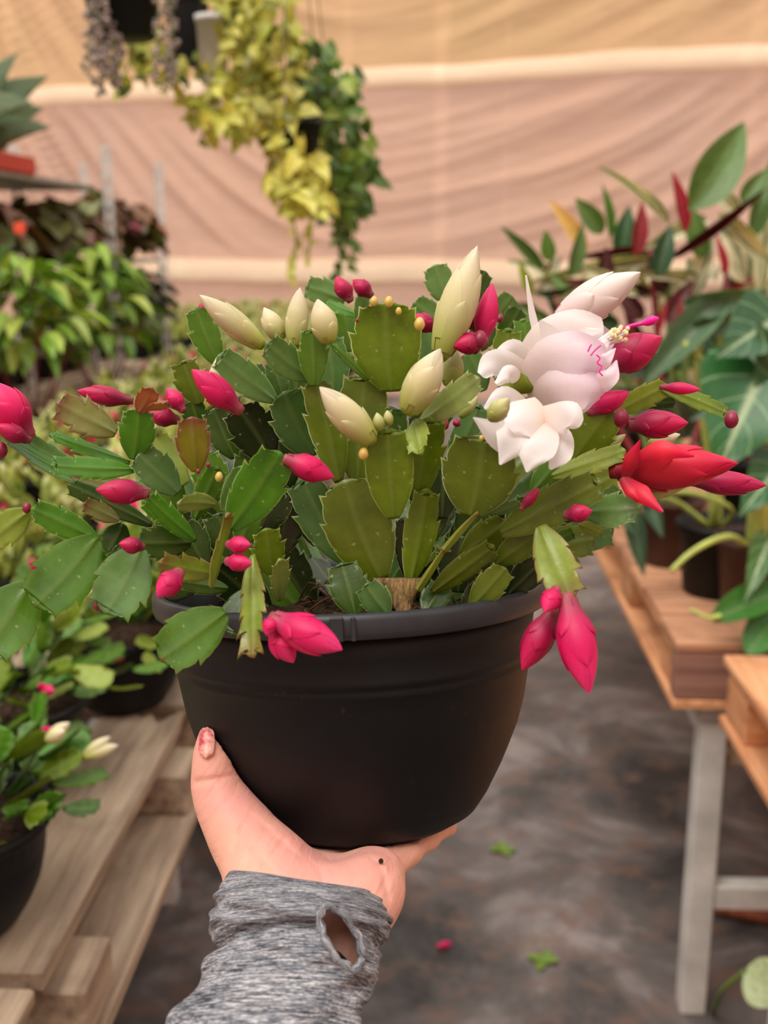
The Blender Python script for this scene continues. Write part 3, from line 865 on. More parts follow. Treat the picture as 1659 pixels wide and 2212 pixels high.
# woody base
sv, sf = [], []
base_pts = [(872, 1322, .522), (866, 1296, .524), (862, 1272, .526), (866, 1248, .528)]
cl = [P(*p) for p in base_pts]
for (p, wd) in zip(cl, (16, 26, 44, 62)):
    for k in range(20):
        a = 2 * math.pi * k / 20
        rr = px(wd, .525) * (1 + .10 * math.sin(7 * a + wd * .1) + .05 * math.sin(19 * a))
        sv.append(p + RGT * (rr * math.cos(a)) - FWD * (rr * .42 * math.sin(a)))
sf = grid_faces(4, 20, 0, True) + [tuple(range(60, 80))]
putw('woody_stem', sv, sf, M['bark'], plant)

# buds: base, tip, width, material
BUDS = [
    (570, 750, .520, 431, 637, .510, 56, 'cream'), (608, 738, .535, 570, 664, .535, 46, 'cream'), (636, 754, .530, 648, 621, .530, 50, 'cream'), (712, 744, .515, 686, 646, .512, 58, 'cream'),
    (950, 778, .560, 1031, 531, .560, 82, 'cream'), (878, 896, .505, 952, 753, .500, 78, 'cream'), (808, 958, .500, 690, 836, .492, 70, 'cream'), (822, 932, .500, 814, 891, .498, 27, 'greencream'), (842, 920, .502, 836, 886, .50, 23, 'greencream'),
    (970, 838, .575, 986, 756, .575, 48, 'greencream'), (994, 902, .530, 1032, 856, .530, 27, 'greencream'), (1058, 908, .474, 1099, 860, .468, 44, 'greencream'), (450, 886, .565, 472, 766, .565, 30, 'cream'),
    (1298, 978, .560, 1352, 938, .555, 27, 'greencream'), (1398, 962, .56, 1470, 938, .555, 30, 'cream'), (1362, 1078, .53, 1484, 1050, .525, 30, 'greencream'), (328, 950, .56, 336, 915, .56, 28, 'greencream'), (1222, 900, .56, 1255, 878, .56, 26, 'greencream'),
    (64, 950, .535, -22, 822, .525, 86, 'pink'), (66, 952, .53, -10, 918, .52, 42, 'crimson'), (522, 890, .520, 414, 798, .510, 60, 'pink'), (288, 866, .560, 166, 844, .555, 42, 'crimson'), (388, 908, .555, 314, 892, .55, 42, 'crimson'), (398, 890, .55, 360, 838, .55, 36, 'pink'),
    (322, 1066, .505, 207, 1058, .495, 56, 'crimson'), (612, 990, .500, 722, 1032, .505, 56, 'pink'), (312, 1182, .500, 257, 1174, .494, 37, 'crimson'), (392, 1232, .482, 339, 1290, .474, 52, 'pink'),
    (490, 1176, .480, 542, 1177, .474, 36, 'pink'), (487, 1212, .480, 545, 1218, .474, 38, 'pink'), (584, 1334, .468, 740, 1404, .456, 80, 'pink'), (586, 1352, .474, 634, 1432, .466, 58, 'pink'), (592, 1330, .466, 576, 1374, .462, 36, 'pink'),
    (1204, 1270, .474, 1176, 1322, .466, 44, 'pink'), (1200, 1312, .484, 1128, 1448, .480, 66, 'crimson'), (1222, 1282, .474, 1272, 1498, .462, 84, 'pink'),
    (758, 652, .600, 726, 598, .60, 38, 'crimson'), (804, 640, .61, 762, 604, .61, 36, 'crimson'), (948, 712, .58, 886, 682, .58, 40, 'crimson'), (1038, 752, .570, 1064, 612, .570, 50, 'pink'), (1052, 736, .56, 978, 748, .555, 48, 'crimson'), (1032, 714, .58, 1006, 676, .58, 34, 'crimson'),
    (1306, 796, .545, 1429, 727, .540, 80, 'crimson'), (1340, 800, .56, 1376, 786, .56, 30, 'pink'), (1268, 892, .555, 1360, 846, .55, 46, 'pink'), (1424, 836, .56, 1514, 842, .555, 28, 'pink'), (1352, 918, .540, 1487, 914, .530, 62, 'crimson'),
    (1218, 1114, .500, 1280, 1104, .495, 40, 'crimson'), (1124, 1102, .50, 1164, 1054, .50, 27, 'crimson'), (1478, 1036, .535, 1656, 1049, .530, 54, 'crimson'), (950, 930, .54, 966, 905, .54, 26, 'crimson'), (982, 925, .545, 992, 905, .545, 20, 'crimson'),
    (1198, 700, .560, 1384, 588, .545, 86, 'blushbud'), (440, 680, .59, 432, 654, .59, 14, 'crimson'),
]
for b_ in BUDS: bud(plant, *b_)
for x, y, d, r, m in ((785, 980, .498, 11, 'ball'), (808, 651, .53, 9, 'ball'), (840, 652, .53, 10, 'ball'), (861, 672, .53, 7, 'ball'), (906, 700, .53, 12, 'ball'), (772, 692, .525, 4, 'darkball'), (1040, 946, .495, 5, 'ball'), (1055, 948, .495, 4, 'ball'),
                      (58, 1097, .515, 10, 'darkball'), (1342, 903, .535, 17, 'darkball'), (1580, 906, .565, 16, 'darkball'), (1037, 733, .555, 16, 'darkball'), (2, 972, .53, 15, 'darkball'), (210, 1309, .490, 9, 'darkball'), (450, 1004, .512, 5, 'darkball'), (428, 1018, .512, 5, 'darkball'), (473, 1030, .515, 9, 'ball'), (1080, 688, .62, 8, 'darkball'), (573, 765, .53, 5, 'ball'), (352, 1424, .468, 6, 'darkball')):
    ball(plant, x, y, d, r, m)

# open white flower
fl = bpy.data.objects.new('white_flower', None); COL.objects.link(fl); fl.parent = plant
fl.matrix_basis = POT_M.inverted() @ Matrix.Translation(P(1110, 840, .545))
tag(fl, 'open white flower with blush throat and magenta pistil')
tv, tf = tube([P(1072, 872, .548), P(1105, 838, .545), P(1150, 815, .54)], [px(14, .545), px(20, .545), px(34, .545)], 16, 12)
putw('flower_tube', tv, tf, M['greencream'], fl)
RB = [
    ([(1160, 800, .565), (1250, 745, .560), (1332, 752, .555)], [70, 120, 110, 60], 'blush', None, .35, .06),
    ([(1150, 830, .556), (1240, 830, .553), (1325, 812, .548)], [60, 110, 110, 50], 'blush', None, .3, .06),
    ([(1128, 800, .548), (1185, 735, .535), (1250, 712, .528), (1304, 718, .528)], [60, 92, 90, 60], 'white', None, .18, .10),
    ([(1200, 790, .530), (1192, 735, .520), (1166, 692, .515)], [70, 70, 44, 6], 'white', None, .1, .08),
    ([(1138, 840, .540), (1190, 785, .514), (1256, 772, .502), (1312, 778, .504)], [70, 112, 116, 66], 'blush', None, .22, .11),
    ([(1150, 880, .545), (1200, 850, .516), (1262, 832, .504), (1312, 824, .508)], [70, 104, 100, 54], 'blush', None, .22, .11),
    ([(1168, 905, .548), (1215, 885, .530), (1262, 858, .522), (1296, 846, .52)], [40, 60, 58, 30], 'blush', None, .2, .10),
    ([(1276, 846, .515), (1302, 826, .504), (1322, 806, .502), (1332, 778, .506)], [24, 46, 40, 4], 'blush', None, .2, .15),
    ([(1284, 800, .512), (1308, 776, .503), (1330, 752, .506)], [24, 34, 3], 'blush', None, .2, .15),
    ([(1270, 770, .518), (1296, 752, .508), (1322, 728, .512)], [26, 34, 3], 'white', None, .2, .15),
    ([(1240, 735, .520), (1270, 722, .512), (1300, 712, .514)], [30, 34, 4], 'white', None, .2, .15),
    ([(1140, 812, .540), (1088, 786, .525), (1060, 790, .515), (1040, 812, .512)], [50, 62, 58, 24], 'white', None, .35, .14),
    ([(1140, 795, .545), (1110, 758, .535), (1074, 768, .525)], [40, 52, 20], 'white', None, .4, .1),
    ([(1120, 820, .530), (1100, 808, .518), (1072, 830, .512)], [30, 40, 12], 'white', None, .4, .1),
    ([(1166, 742, .550), (1150, 680, .548), (1136, 594, .545)], [20, 16, 4], 'white', None, .3, .0),
    ([(1140, 892, .520), (1090, 862, .502), (1046, 882, .494)], [40, 58, 8], 'white', None, .25, .12),
    ([(1150, 905, .512), (1088, 938, .490), (1022, 902, .484)], [70, 84, 3], 'white', None, .25, .10),
    ([(1150, 895, .512), (1120, 925, .490), (1104, 960, .482), (1080, 1004, .480)], [70, 92, 84, 62, 6], 'white', None, .2, .12),
    ([(1165, 905, .510), (1165, 950, .487), (1150, 985, .480), (1138, 1020, .479)], [60, 86, 84, 64, 6], 'white', None, .2, .12),
    ([(1175, 920, .515), (1205, 950, .500), (1205, 985, .494), (1188, 1014, .492)], [50, 66, 60, 8], 'white', None, .2, .12),
    ([(1160, 905, .512), (1205, 905, .494), (1235, 905, .487), (1254, 920, .487)], [54, 76, 74, 30], 'white', None, .25, .12),
    ([(1175, 880, .508), (1130, 905, .488), (1100, 925, .482)], [60, 90, 40], 'white', None, .25, .08),
]
for i, (pts, wd, m, nh, cp, rf) in enumerate(RB):
    ribbon(fl, 'petal', pts, wd, m, nh, cp, rf, seed=i + 5)
rnd = random.Random(9)
for i in range(16):
    ex, ey = 1338 + rnd.uniform(-20, 18), 722 + rnd.uniform(-16, 16)
    a0, a1 = P(1262 + rnd.uniform(-8, 8), 782 + rnd.uniform(-10, 10), .532), P(ex, ey, .512 + rnd.uniform(-.006, .006))
    tv, tf = tube([a0, (a0 + a1) / 2 + UP * .002, a1], px(2.6, .52), 6, 7)
    fi = putw('stamen', tv, tf, M['filament'], fl)
    bm_v, bm_f = lathe([(1e-5, -.0013), (.0009, -.0008), (.0011, 0), (.0009, .0008), (1e-5, .0013)], 8)
    put('anther', mesh('anther', bm_v, bm_f, M['pollen']), fi, Matrix.Translation(a1))
tv, tf = tube([P(1275, 782, .525), P(1340, 715, .512), P(1398, 696, .508)], px(4.5, .51), 8, 12)
putw('pistil', tv, tf, M['magenta'], fl)
tv, tf = tube([P(1388, 699, .508), P(1398, 696, .508), P(1412, 691, .507), P(1423, 688, .506)], [px(4, .5), px(9, .5), px(10.5, .5), px(3, .5)], 10, 12)
putw('stigma', tv, tf, M['magenta'], fl)
for z in ([(1288, 766), (1296, 774), (1290, 784), (1300, 792), (1294, 802), (1302, 812)], [(1276, 768), (1286, 756), (1298, 746)], [(1270, 760), (1274, 750), (1278, 744)]):
    tv, tf = tube([P(x, y, .4975) for x, y in z], px(1.8, .5), 5, 16)
    putw('throat_filament', tv, tf, M['magenta'], fl)

# red flower starting to open
rf_ = bud(plant, 1318, 1018, .528, 1595, 1001, .505, 98, 'red', [(0, .36), (.07, .40), (.13, .42), (.2, .66), (.3, .9), (.42, 1.0), (.55, .98), (.68, .84), (.8, .58), (.9, .34), (.97, .12), (1, .02)], 0.04, True, 'red_flower')
for i, (pts, wd) in enumerate((([(1350, 1035, .512), (1364, 992, .506), (1384, 950, .502)], [20, 34, 4]), ([(1362, 1008, .52), (1392, 984, .515), (1418, 962, .515)], [20, 28, 3]),
                               ([(1346, 1035, .508), (1384, 1066, .496), (1432, 1106, .490)], [22, 44, 6]), ([(1342, 1032, .505), (1362, 1062, .498), (1388, 1086, .496)], [18, 26, 3]),
                               ([(1358, 1000, .512), (1430, 975, .498), (1500, 985, .496)], [20, 52, 6]))):
    ribbon(rf_, 'petal', pts, wd, 'red', None, .5, .0, seed=i + 60)
# ------------------------------------------------------------------ hand, one continuous skin
def cpt(x, y, d): return np.array([(x - CX) / F_PX * d, (y - CY) / F_PX * d, d])
def cam2world(p): return CAM + RGT * float(p[0]) - UP * float(p[1]) + FWD * float(p[2])
BONES = [   # (x, y, depth, radius px) pairs
    [(450, 1582, .550, 19), (459, 1620, .549, 34), (465, 1650, .547, 40), (461, 1688, .545, 35)],
    [(461, 1688, .545, 35), (476, 1722, .544, 45), (500, 1766, .540, 55), (535, 1820, .533, 68), (580, 1880, .520, 84), (632, 1960, .504, 92)],
    [(560, 1925, .508, 66), (660, 1945, .506, 62), (778, 1935, .510, 68)],
    [(822, 1888, .526, 52), (800, 1925, .515, 62), (772, 1985, .503, 66)],
    [(640, 1905, .522, 56), (750, 1898, .528, 48)],
    [(690, 1895, .535, 46), (740, 1862, .575, 42)],
    [(610, 1885, .535, 60), (660, 1850, .580, 42)],
    [(800, 1885, .535, 48), (800, 1852, .575, 40)],
    # fingers under and behind the pot
    [(655, 1850, .580, 40), (628, 1842, .605, 36), (592, 1825, .645, 32), (574, 1790, .680, 28), (572, 1752, .694, 24)],
    [(712, 1858, .578, 40), (700, 1846, .610, 36), (690, 1822, .660, 31), (684, 1784, .694, 28), (684, 1742, .702, 24)],
    [(772, 1858, .575, 38), (780, 1844, .608, 34), (790, 1818, .652, 30), (796, 1784, .688, 26), (798, 1748, .696, 23)],
    [(836, 1872, .548, 38), (880, 1842, .562, 28), (925, 1812, .582, 22), (965, 1786, .604, 18), (985, 1752, .634, 15)],
    # wrist and forearm inside the sleeve
    [(596, 1960, .502, 84), (590, 2060, .484, 70), (560, 2200, .460, 66), (530, 2300, .440, 66)],
    [(745, 1965, .502, 76), (726, 2060, .484, 68), (670, 2200, .460, 66), (630, 2300, .440, 66)],
]
lo = np.array([-.105, .092, .405]); hi = np.array([.066, .232, .716]); vx = .0016
dims = np.ceil((hi - lo) / vx).astype(int)
gx, gy, gz = [lo[i] + vx * np.arange(dims[i]) for i in range(3)]
GX, GY, GZ = np.meshgrid(gx, gy, gz, indexing='ij')
PT = np.stack([GX, GY, GZ], -1).astype(np.float32)
D = np.full(GX.shape, 1.0, dtype=np.float32)
def smin(a, b, k):
    h = np.clip(.5 + .5 * (b - a) / k, 0, 1)
    return b + (a - b) * h - k * h * (1 - h)
for bi, bone in enumerate(BONES):
    kk = .0045 if 8 <= bi <= 11 else .010
    if bi == 0: kk = .006
    for q0, q1 in zip(bone[:-1], bone[1:]):
        a, b = cpt(*q0[:3]).astype(np.float32), cpt(*q1[:3]).astype(np.float32)
        ra, rb_ = px(q0[3], q0[2]), px(q1[3], q1[2])
        R_ = max(ra, rb_) + .03
        sl = []
        for i, g in enumerate((gx, gy, gz)):
            sl.append(slice(int(np.searchsorted(g, min(a[i], b[i]) - R_)), int(np.searchsorted(g, max(a[i], b[i]) + R_))))
        sl = tuple(sl)
        p_ = PT[sl]; ab = b - a
        h = np.clip(((p_ - a) @ ab) / (ab @ ab), 0, 1)
        d_ = np.linalg.norm(p_ - (a + h[..., None] * ab), axis=-1) - (ra + (rb_ - ra) * h)
        D[sl] = smin(D[sl], d_, kk)
# creases: shallow grooves across the thumb joint, the ball of the thumb and the palm
CRE = [[(424, 1690, .545), (462, 1684, .535), (505, 1676, .54)], [(560, 1775, .52), (600, 1815, .50), (650, 1855, .49)], [(520, 1790, .51), (560, 1850, .495), (600, 1905, .48)],
       [(660, 1850, .50), (690, 1880, .49), (700, 1915, .475)], [(800, 1850, .505), (826, 1885, .50), (838, 1940, .49)], [(545, 1765, .525), (520, 1800, .512), (505, 1830, .505)], [(580, 1790, .515), (550, 1835, .50), (530, 1870, .49)], [(615, 1815, .505), (580, 1860, .49), (555, 1905, .48)]]
# cut below the pot so that the skin rests on it without entering it
PO_c = np.array([(POT_O - CAM).dot(RGT), -(POT_O - CAM).dot(UP), (POT_O - CAM).dot(FWD)])
PU_c = np.array([POT_UP.dot(RGT), -POT_UP.dot(UP), POT_UP.dot(FWD)])
rel = PT - PO_c.astype(np.float32)
hz = rel @ PU_c.astype(np.float32)
rad = np.linalg.norm(rel - hz[..., None] * PU_c.astype(np.float32), axis=-1)
pr = np.array([a for a, _ in POTP]); pz = np.array([b for _, b in POTP])
rpot = np.interp(hz, pz[1:], pr[1:], left=0, right=.1)
dpot = np.where(hz > 0, (rad - rpot) * .85, np.maximum(-hz, rad - .057))
dpot = np.where((hz <= 0) & (rad < .057), -hz, dpot)
D = np.maximum(D, .0006 - dpot)
# surface nets
def surface_nets(D, lo, vx):
    ins = D < 0
    nx, ny, nz = D.shape
    c = [(i, j, k) for i in (0, 1) for j in (0, 1) for k in (0, 1)]
    sub = lambda A_, i, j, k: A_[i:nx - 1 + i, j:ny - 1 + j, k:nz - 1 + k]
    cnt = sum(sub(ins, *q).astype(np.int8) for q in c)
    act = (cnt > 0) & (cnt < 8)
    idx = np.full(act.shape, -1, dtype=np.int64)
    ids = np.argwhere(act); idx[act] = np.arange(len(ids))
    acc = np.zeros((len(ids), 3)); num = np.zeros(len(ids))
    vals = {q: sub(D, *q)[act] for q in c}
    for q in c:
        for ax in range(3):
            if q[ax] == 0:
                r = list(q); r[ax] = 1; r = tuple(r)
                a, b = vals[q], vals[r]
                cr = (a < 0) != (b < 0)
                t = np.where(cr, a / np.where(cr, a - b, 1), 0)
                pt = np.array(q, float)[None, :].repeat(len(ids), 0); pt[:, ax] = t
                acc[cr] += pt[cr]; num[cr] += 1
    V_ = lo + vx * (ids + acc / num[:, None])
    F_ = []
    for ax in range(3):
        o1, o2 = (ax + 1) % 3, (ax + 2) % 3
        s0 = [slice(None)] * 3; s1 = [slice(None)] * 3
        s0[ax] = slice(0, -1); s1[ax] = slice(1, None)
        ch = ins[tuple(s0)] != ins[tuple(s1)]
        e = np.argwhere(ch)
        e = e[(e[:, o1] > 0) & (e[:, o2] > 0) & (e[:, o1] < D.shape[o1] - 1) & (e[:, o2] < D.shape[o2] - 1)]
        fl = ins[tuple(s0)][tuple(e.T)]
        def g(d1, d2):
            q = e.copy(); q[:, o1] += d1; q[:, o2] += d2
            return idx[tuple(q.T)]
        quad = np.stack([g(-1, -1), g(0, -1), g(0, 0), g(-1, 0)], 1)
        quad[~fl] = quad[~fl][:, ::-1]
        F_.append(quad)
    F_ = np.concatenate(F_); F_ = F_[(F_ >= 0).all(1)]
    return V_, F_
HV, HF = surface_nets(D, lo, vx)
# relax a little
for _ in range(3):
    acc = np.zeros_like(HV); num = np.zeros(len(HV))
    for a in range(4):
        b = (a + 1) % 4
        np.add.at(acc, HF[:, a], HV[HF[:, b]]); np.add.at(num, HF[:, a], 1)
        np.add.at(acc, HF[:, b], HV[HF[:, a]]); np.add.at(num, HF[:, b], 1)
    HV = HV * .5 + .5 * acc / np.maximum(num, 1)[:, None]
# press the creases in (image-plane distance to the crease line, skin facing the camera)
sx = CX + F_PX * HV[:, 0] / HV[:, 2]; sy = CY + F_PX * HV[:, 1] / HV[:, 2]
for ci, cr in enumerate(CRE):
    cc = np.array(catmull([np.array(q[:2]) for q in cr], 40))
    dd = np.min(np.hypot(sx[:, None] - cc[None, :, 0], sy[:, None] - cc[None, :, 1]), axis=1)
    front = HV[:, 2] < .565
    HV[:, 2] += np.where(front, .0016 * np.exp(-(dd / 6.5) ** 2), 0)
def skin_mat():
    n = NT('skin')
    a = n.noise(26, 4, .6); b = n.noise(9, 2, .5)
    c = n.ramp(b, [(.35, S(228, 174, 146)), (.55, S(232, 172, 156)), (.72, S(230, 158, 150))])
    c = n.mix(n.ramp(a, [(.45, (0, 0, 0, 1)), (.7, (.5, .5, .5, 1))]), c, S(232, 184, 148))
    n.col(c); n.set(Roughness=.48)
    n.b.inputs['Subsurface Weight'].default_value = .22
    n.b.inputs['Subsurface Radius'].default_value = (.006, .0025, .0015)
    n.b.inputs['Subsurface Scale'].default_value = .6
    n.b.inputs['Specular IOR Level'].default_value = .35
    tc = n.n('ShaderNodeTexCoord'); cb = n.n('ShaderNodeCombineXYZ')
    for i_, (ax_, k_) in enumerate((((RGT * -.62 - UP * .78), 22), ((RGT * .78 - UP * .62), 190), (FWD, 60))):
        dt = n.n('ShaderNodeVectorMath', operation='DOT_PRODUCT'); dt.inputs[1].default_value = tuple(ax_ * k_)
        n.l(tc.outputs['Object'], dt.inputs[0]); n.l(dt.outputs['Value'], cb.inputs[i_])
    wn = n.n('ShaderNodeTexNoise'); wn.inputs['Scale'].default_value = 1.0; wn.inputs['Detail'].default_value = 4; wn.inputs['Distortion'].default_value = .5
    n.l(cb.outputs[0], wn.inputs['Vector']); w = wn.outputs['Fac']; fine = n.noise(700, 2)
    n.bump(n.math('ADD', w, n.math('MULTIPLY', fine, .1)), .55, .0022)
    return n.m
M['skin'] = skin_mat()
person = bpy.data.objects.new('person', None); COL.objects.link(person)
person.matrix_basis = Matrix.Translation(P(600, 2290, .43))
tag(person, 'bare hand and grey heather sleeve holding the black pot from below', 'person')
putw('hand', [cam2world(p) for p in HV], HF.tolist(), M['skin'], person)
# thumb nail with smeared red polish
def nail_mat():
    n = NT('thumb_nail_polish')
    a = n.noise(170, 3, .6)
    n.col(n.ramp(a, [(.46, S(226, 168, 152)), (.56, S(212, 110, 112)), (.66, S(186, 48, 70))]))
    n.set(Roughness=.25); return n.m
M['nail'] = nail_mat()
nv, nu = [], []
for i in range(11):
    b = -1 + 2 * i / 10
    for j in range(9):
        a = -1 + 2 * j / 8
        wd = math.sqrt(max(0, 1 - (abs(b)) ** 3.2)) * 17 + .5
        x = 446 + a * wd - 1.5 * b; y = 1604 + b * 34
        # rest on the skin: search the hand surface depth under this pixel
        m_ = np.hypot(sx - x, sy - y) < 14
        dz = (HV[m_, 2].min() if m_.any() else .55)
        nv.append(P(x, y, dz - .0010 - .0006 * (1 - a * a)))
putw('thumb_nail', nv, grid_faces(11, 9), M['nail'], person)
mk = P(823, 1860, .5)
m_ = np.hypot(sx - 823, sy - 1860) < 10
bv, bf = lathe([(1e-5, -.0012), (.0009, -.0008), (.0012, 0), (.0008, .0009), (1e-5, .0013)], 8)
tag(put('soil_crumb', mesh('soil_crumb', bv, bf, M['soil']), None, Matrix.Translation(P(823, 1860, float(HV[m_, 2].min()) - .0004)) ), 'tiny black crumb of soil lying on the pink palm', 'soil crumb')

# sleeve
def knit_mat():
    n = NT('heather_grey_knit')
    a = n.noise(1.0, 4, .65, 'UV', (26, 150, 1), .5); b = n.noise(1.0, 3, .6, 'UV', (110, 300, 1)); big = n.noise(1.0, 3, .5, 'UV', (7, 16, 1))
    f_ = n.math('ADD', n.math('MULTIPLY', a, .62), n.math('MULTIPLY', b, .38))
    f_ = n.math('ADD', f_, n.math('MULTIPLY', n.math('SUBTRACT', big, .5), .18))
    c = n.ramp(f_, [(.40, S(46, 49, 58)), (.46, S(92, 95, 104)), (.53, S(146, 147, 152)), (.60, S(206, 204, 207))])
    n.col(c); n.set(Roughness=.9); n.b.inputs['Specular IOR Level'].default_value = .15
    n.bump(n.math('ADD', f_, n.noise(1.0, 1, .5, 'UV', (260, 90, 1))), .6, .0012)
    return n.m
M['knit'] = knit_mat()
#      v    cx   cy    d    left  right   (silhouette)
SL = [(0.00, 2330, .413, 290, 735), (.16, 2212, .436, 358, 776), (.30, 2132, .452, 424, 806), (.42, 2075, .464, 446, 822), (.50, 2042, .471, 462, 824), (.56, 2022, .476, 462, 830),
      (.66, 1996, .482, 462, 834), (.78, 1968, .489, 470, 832), (.90, 1944, .496, 482, 826), (1.0, 1932, .500, 492, 818)]
col_ = lambda i: [r[i] for r in SL]
NA, NV = 150, 110
sv, suv = [], []
rg = np.random.default_rng(21)
def sleeve_pt(a, v):
    y, d, l, r = [float(np.interp(v, col_(0), col_(i))) for i in (1, 2, 3, 4)]
    cx_, hw = (l + r) / 2, (r - l) / 2
    step = 1 / (1 + math.exp(-(v - .545 - .035 * math.sin(a * 1.0 + .4)) * 90))      # the turned-back cuff
    puff = .0050 * step * (1 - .5 * max(0, (v - .8) / .2)) 
    wr = .0009 * math.sin(v * 30 + 2.2 * math.sin(a * 1.3 + .5) + 3 * math.sin(a * .7)) * (1 - .35 * step)
    wr += .0006 * math.sin(v * 61 + 3.1 * math.sin(a * 2.1 + 1) + a) + .0008 * math.sin(a * 7 + 5 * math.sin(v * 9))
    wr += -.0042 * math.exp(-((v - .50 - .035 * math.sin(a + .4)) / .035) ** 2)
    b = px(hw, d) * .60 + puff + wr
    yy = y - 46 * math.cos(a) * (.6 + .4 * v) + (26 * math.sin(a) * max(0, v - .4) / .6) + (14 * math.cos(2 * a) if v > .9 else 0) * (v - .9) * 10
    hx = hw + (puff * .35 + wr) * F_PX / d
    return P(cx_ + hx * math.sin(a), yy, d - b * math.cos(a) + .004)
for i in range(NV):
    v_ = i / (NV - 1)
    for j in range(NA):
        a = 2 * math.pi * j / NA - math.pi
        sv.append(sleeve_pt(a, v_)); suv.append((j / NA if j < NA else 1, v_))
# cuff turns inwards at its end
for k, (dv, sh) in enumerate(((.0, .93), (-.06, .86), (-.2, .84))):
    ctr = sum((sv[(NV - 1) * NA + j] for j in range(NA)), Vector()) / NA
    for j in range(NA):
        a = 2 * math.pi * j / NA - math.pi
        p = sleeve_pt(a, 1 + dv)
        c2 = sum((sleeve_pt(2 * math.pi * q / 12, 1 + dv) for q in range(12)), Vector()) / 12
        sv.append(c2 + (p - c2) * sh); suv.append((j / NA, 1 + dv))
fs = grid_faces(NV + 3, NA, 0, True)
# thumb hole
hc, hax, hbx, hth = (737, 2026), 33, 74, math.radians(28)
def hole_uv(p):
    x, y, d = proj(p)
    dx, dy = x - hc[0], y - hc[1]
    return (dx * math.cos(hth) - dy * math.sin(hth)) / hax, (dx * math.sin(hth) + dy * math.cos(hth)) / hbx, d
inside = []
for i, p in enumerate(sv):
    u_, w_, d = hole_uv(p)
    inside.append(math.hypot(u_, w_) < 1 and d < .478 and i < NV * NA)
fs2 = [f_ for f_ in fs if not all(inside[i] for i in f_)]
for i, p in enumerate(sv):
    u_, w_, d = hole_uv(p)
    rr = math.hypot(u_, w_)
    if d < .478 and rr < 1.6 and rr > 1e-6:
        tgt = max(rr, 1.0) if inside[i] else rr
        nu_, nw_ = u_ / rr * tgt, w_ / rr * tgt
        dx = nu_ * hax * math.cos(hth) + nw_ * hbx * math.sin(hth); dy = -nu_ * hax * math.sin(hth) + nw_ * hbx * math.cos(hth)
        x, y, dd = proj(p)
        lift = .0045 * math.exp(-((tgt - 1.12) / .22) ** 2)
        sv[i] = P(hc[0] + dx, hc[1] + dy, dd - lift)
# the sleeve goes on down the forearm, out of the picture
r0 = sv[:NA]; c0_ = sum(r0, Vector()) / NA
c1_ = sum(sv[16 * NA:17 * NA], Vector()) / NA
axd = (c0_ - c1_).normalized()
prev = 0
for k in range(1, 9):
    st0 = len(sv)
    for j in range(NA):
        wob = .0014 * math.sin(j * 2 * math.pi / NA * 3 + k * 1.7)
        sv.append(c0_ + axd * (.028 * k) + (r0[j] - c0_) * (1 + .045 * k + wob * 8)); suv.append((j / NA, -.12 * k))
    for j in range(NA):
        j2 = (j + 1) % NA
        fs2.append((st0 + j, st0 + j2, prev + j2, prev + j))
    prev = st0
used = sorted({i for f_ in fs2 for i in f_}); mp_ = {o: n for n, o in enumerate(used)}
sleeve = putw('sleeve', [sv[i] for i in used], [tuple(mp_[i] for i in f_) for f_ in fs2], M['knit'], person, None, [suv[i] for i in used])
# gathered hem round the hole
ring = []
for k in range(40):
    t = 2 * math.pi * k / 40
    u_, w_ = math.cos(t), math.sin(t)
    dx = u_ * hax * math.cos(hth) + w_ * hbx * math.sin(hth); dy = -u_ * hax * math.sin(hth) + w_ * hbx * math.cos(hth)
    x, y = hc[0] + dx, hc[1] + dy
    near = min((proj(p)[2] for p in sv[:NV * NA:1] if abs(proj(p)[0] - x) < 14 and abs(proj(p)[1] - y) < 14), default=.455)
    ring.append(P(x + 2 * math.sin(9 * t), y + 2 * math.cos(7 * t), near + .0012))
rv, rn = [], 10
for k in range(40):
    t = (ring[(k + 1) % 40] - ring[k - 1]).normalized(); n1 = (-FWD - t * (-FWD).dot(t)).normalized(); b1 = t.cross(n1)
    rr = .0016 + .0004 * math.sin(k * 1.9)
    for q in range(rn):
        an = 2 * math.pi * q / rn
        rv.append(ring[k] + (n1 * math.cos(an) + b1 * math.sin(an)) * rr)
rf2 = grid_faces(40, rn, 0, True) + [(39 * rn + q, 39 * rn + (q + 1) % rn, (q + 1) % rn, q) for q in range(rn)]
putw('hole_hem', rv, rf2, M['knit'], sleeve, None, [(.5 + .2 * (i // rn) / 40, .6 + .01 * (i % rn)) for i in range(len(rv))])
# dark band on the wrist, seen through the hole
wv = []
for (yy, ex) in ((2066, 0), (2072, 3), (2100, 3), (2106, 0)):
    for k in range(48):
        a = 2 * math.pi * k / 48
        wv.append(P(648 + (138 + ex) * math.sin(a) + (yy - 2066) * -.15, yy - 44 * math.cos(a) + 40 * math.sin(a) , .482 - (yy - 2066) * .00022 - (.0172 + px(ex, .47)) * math.cos(a)))
putw('wristband', wv, grid_faces(4, 48, 0, True), plain('charcoal_band', S(44, 48, 54), .8, .2), person)
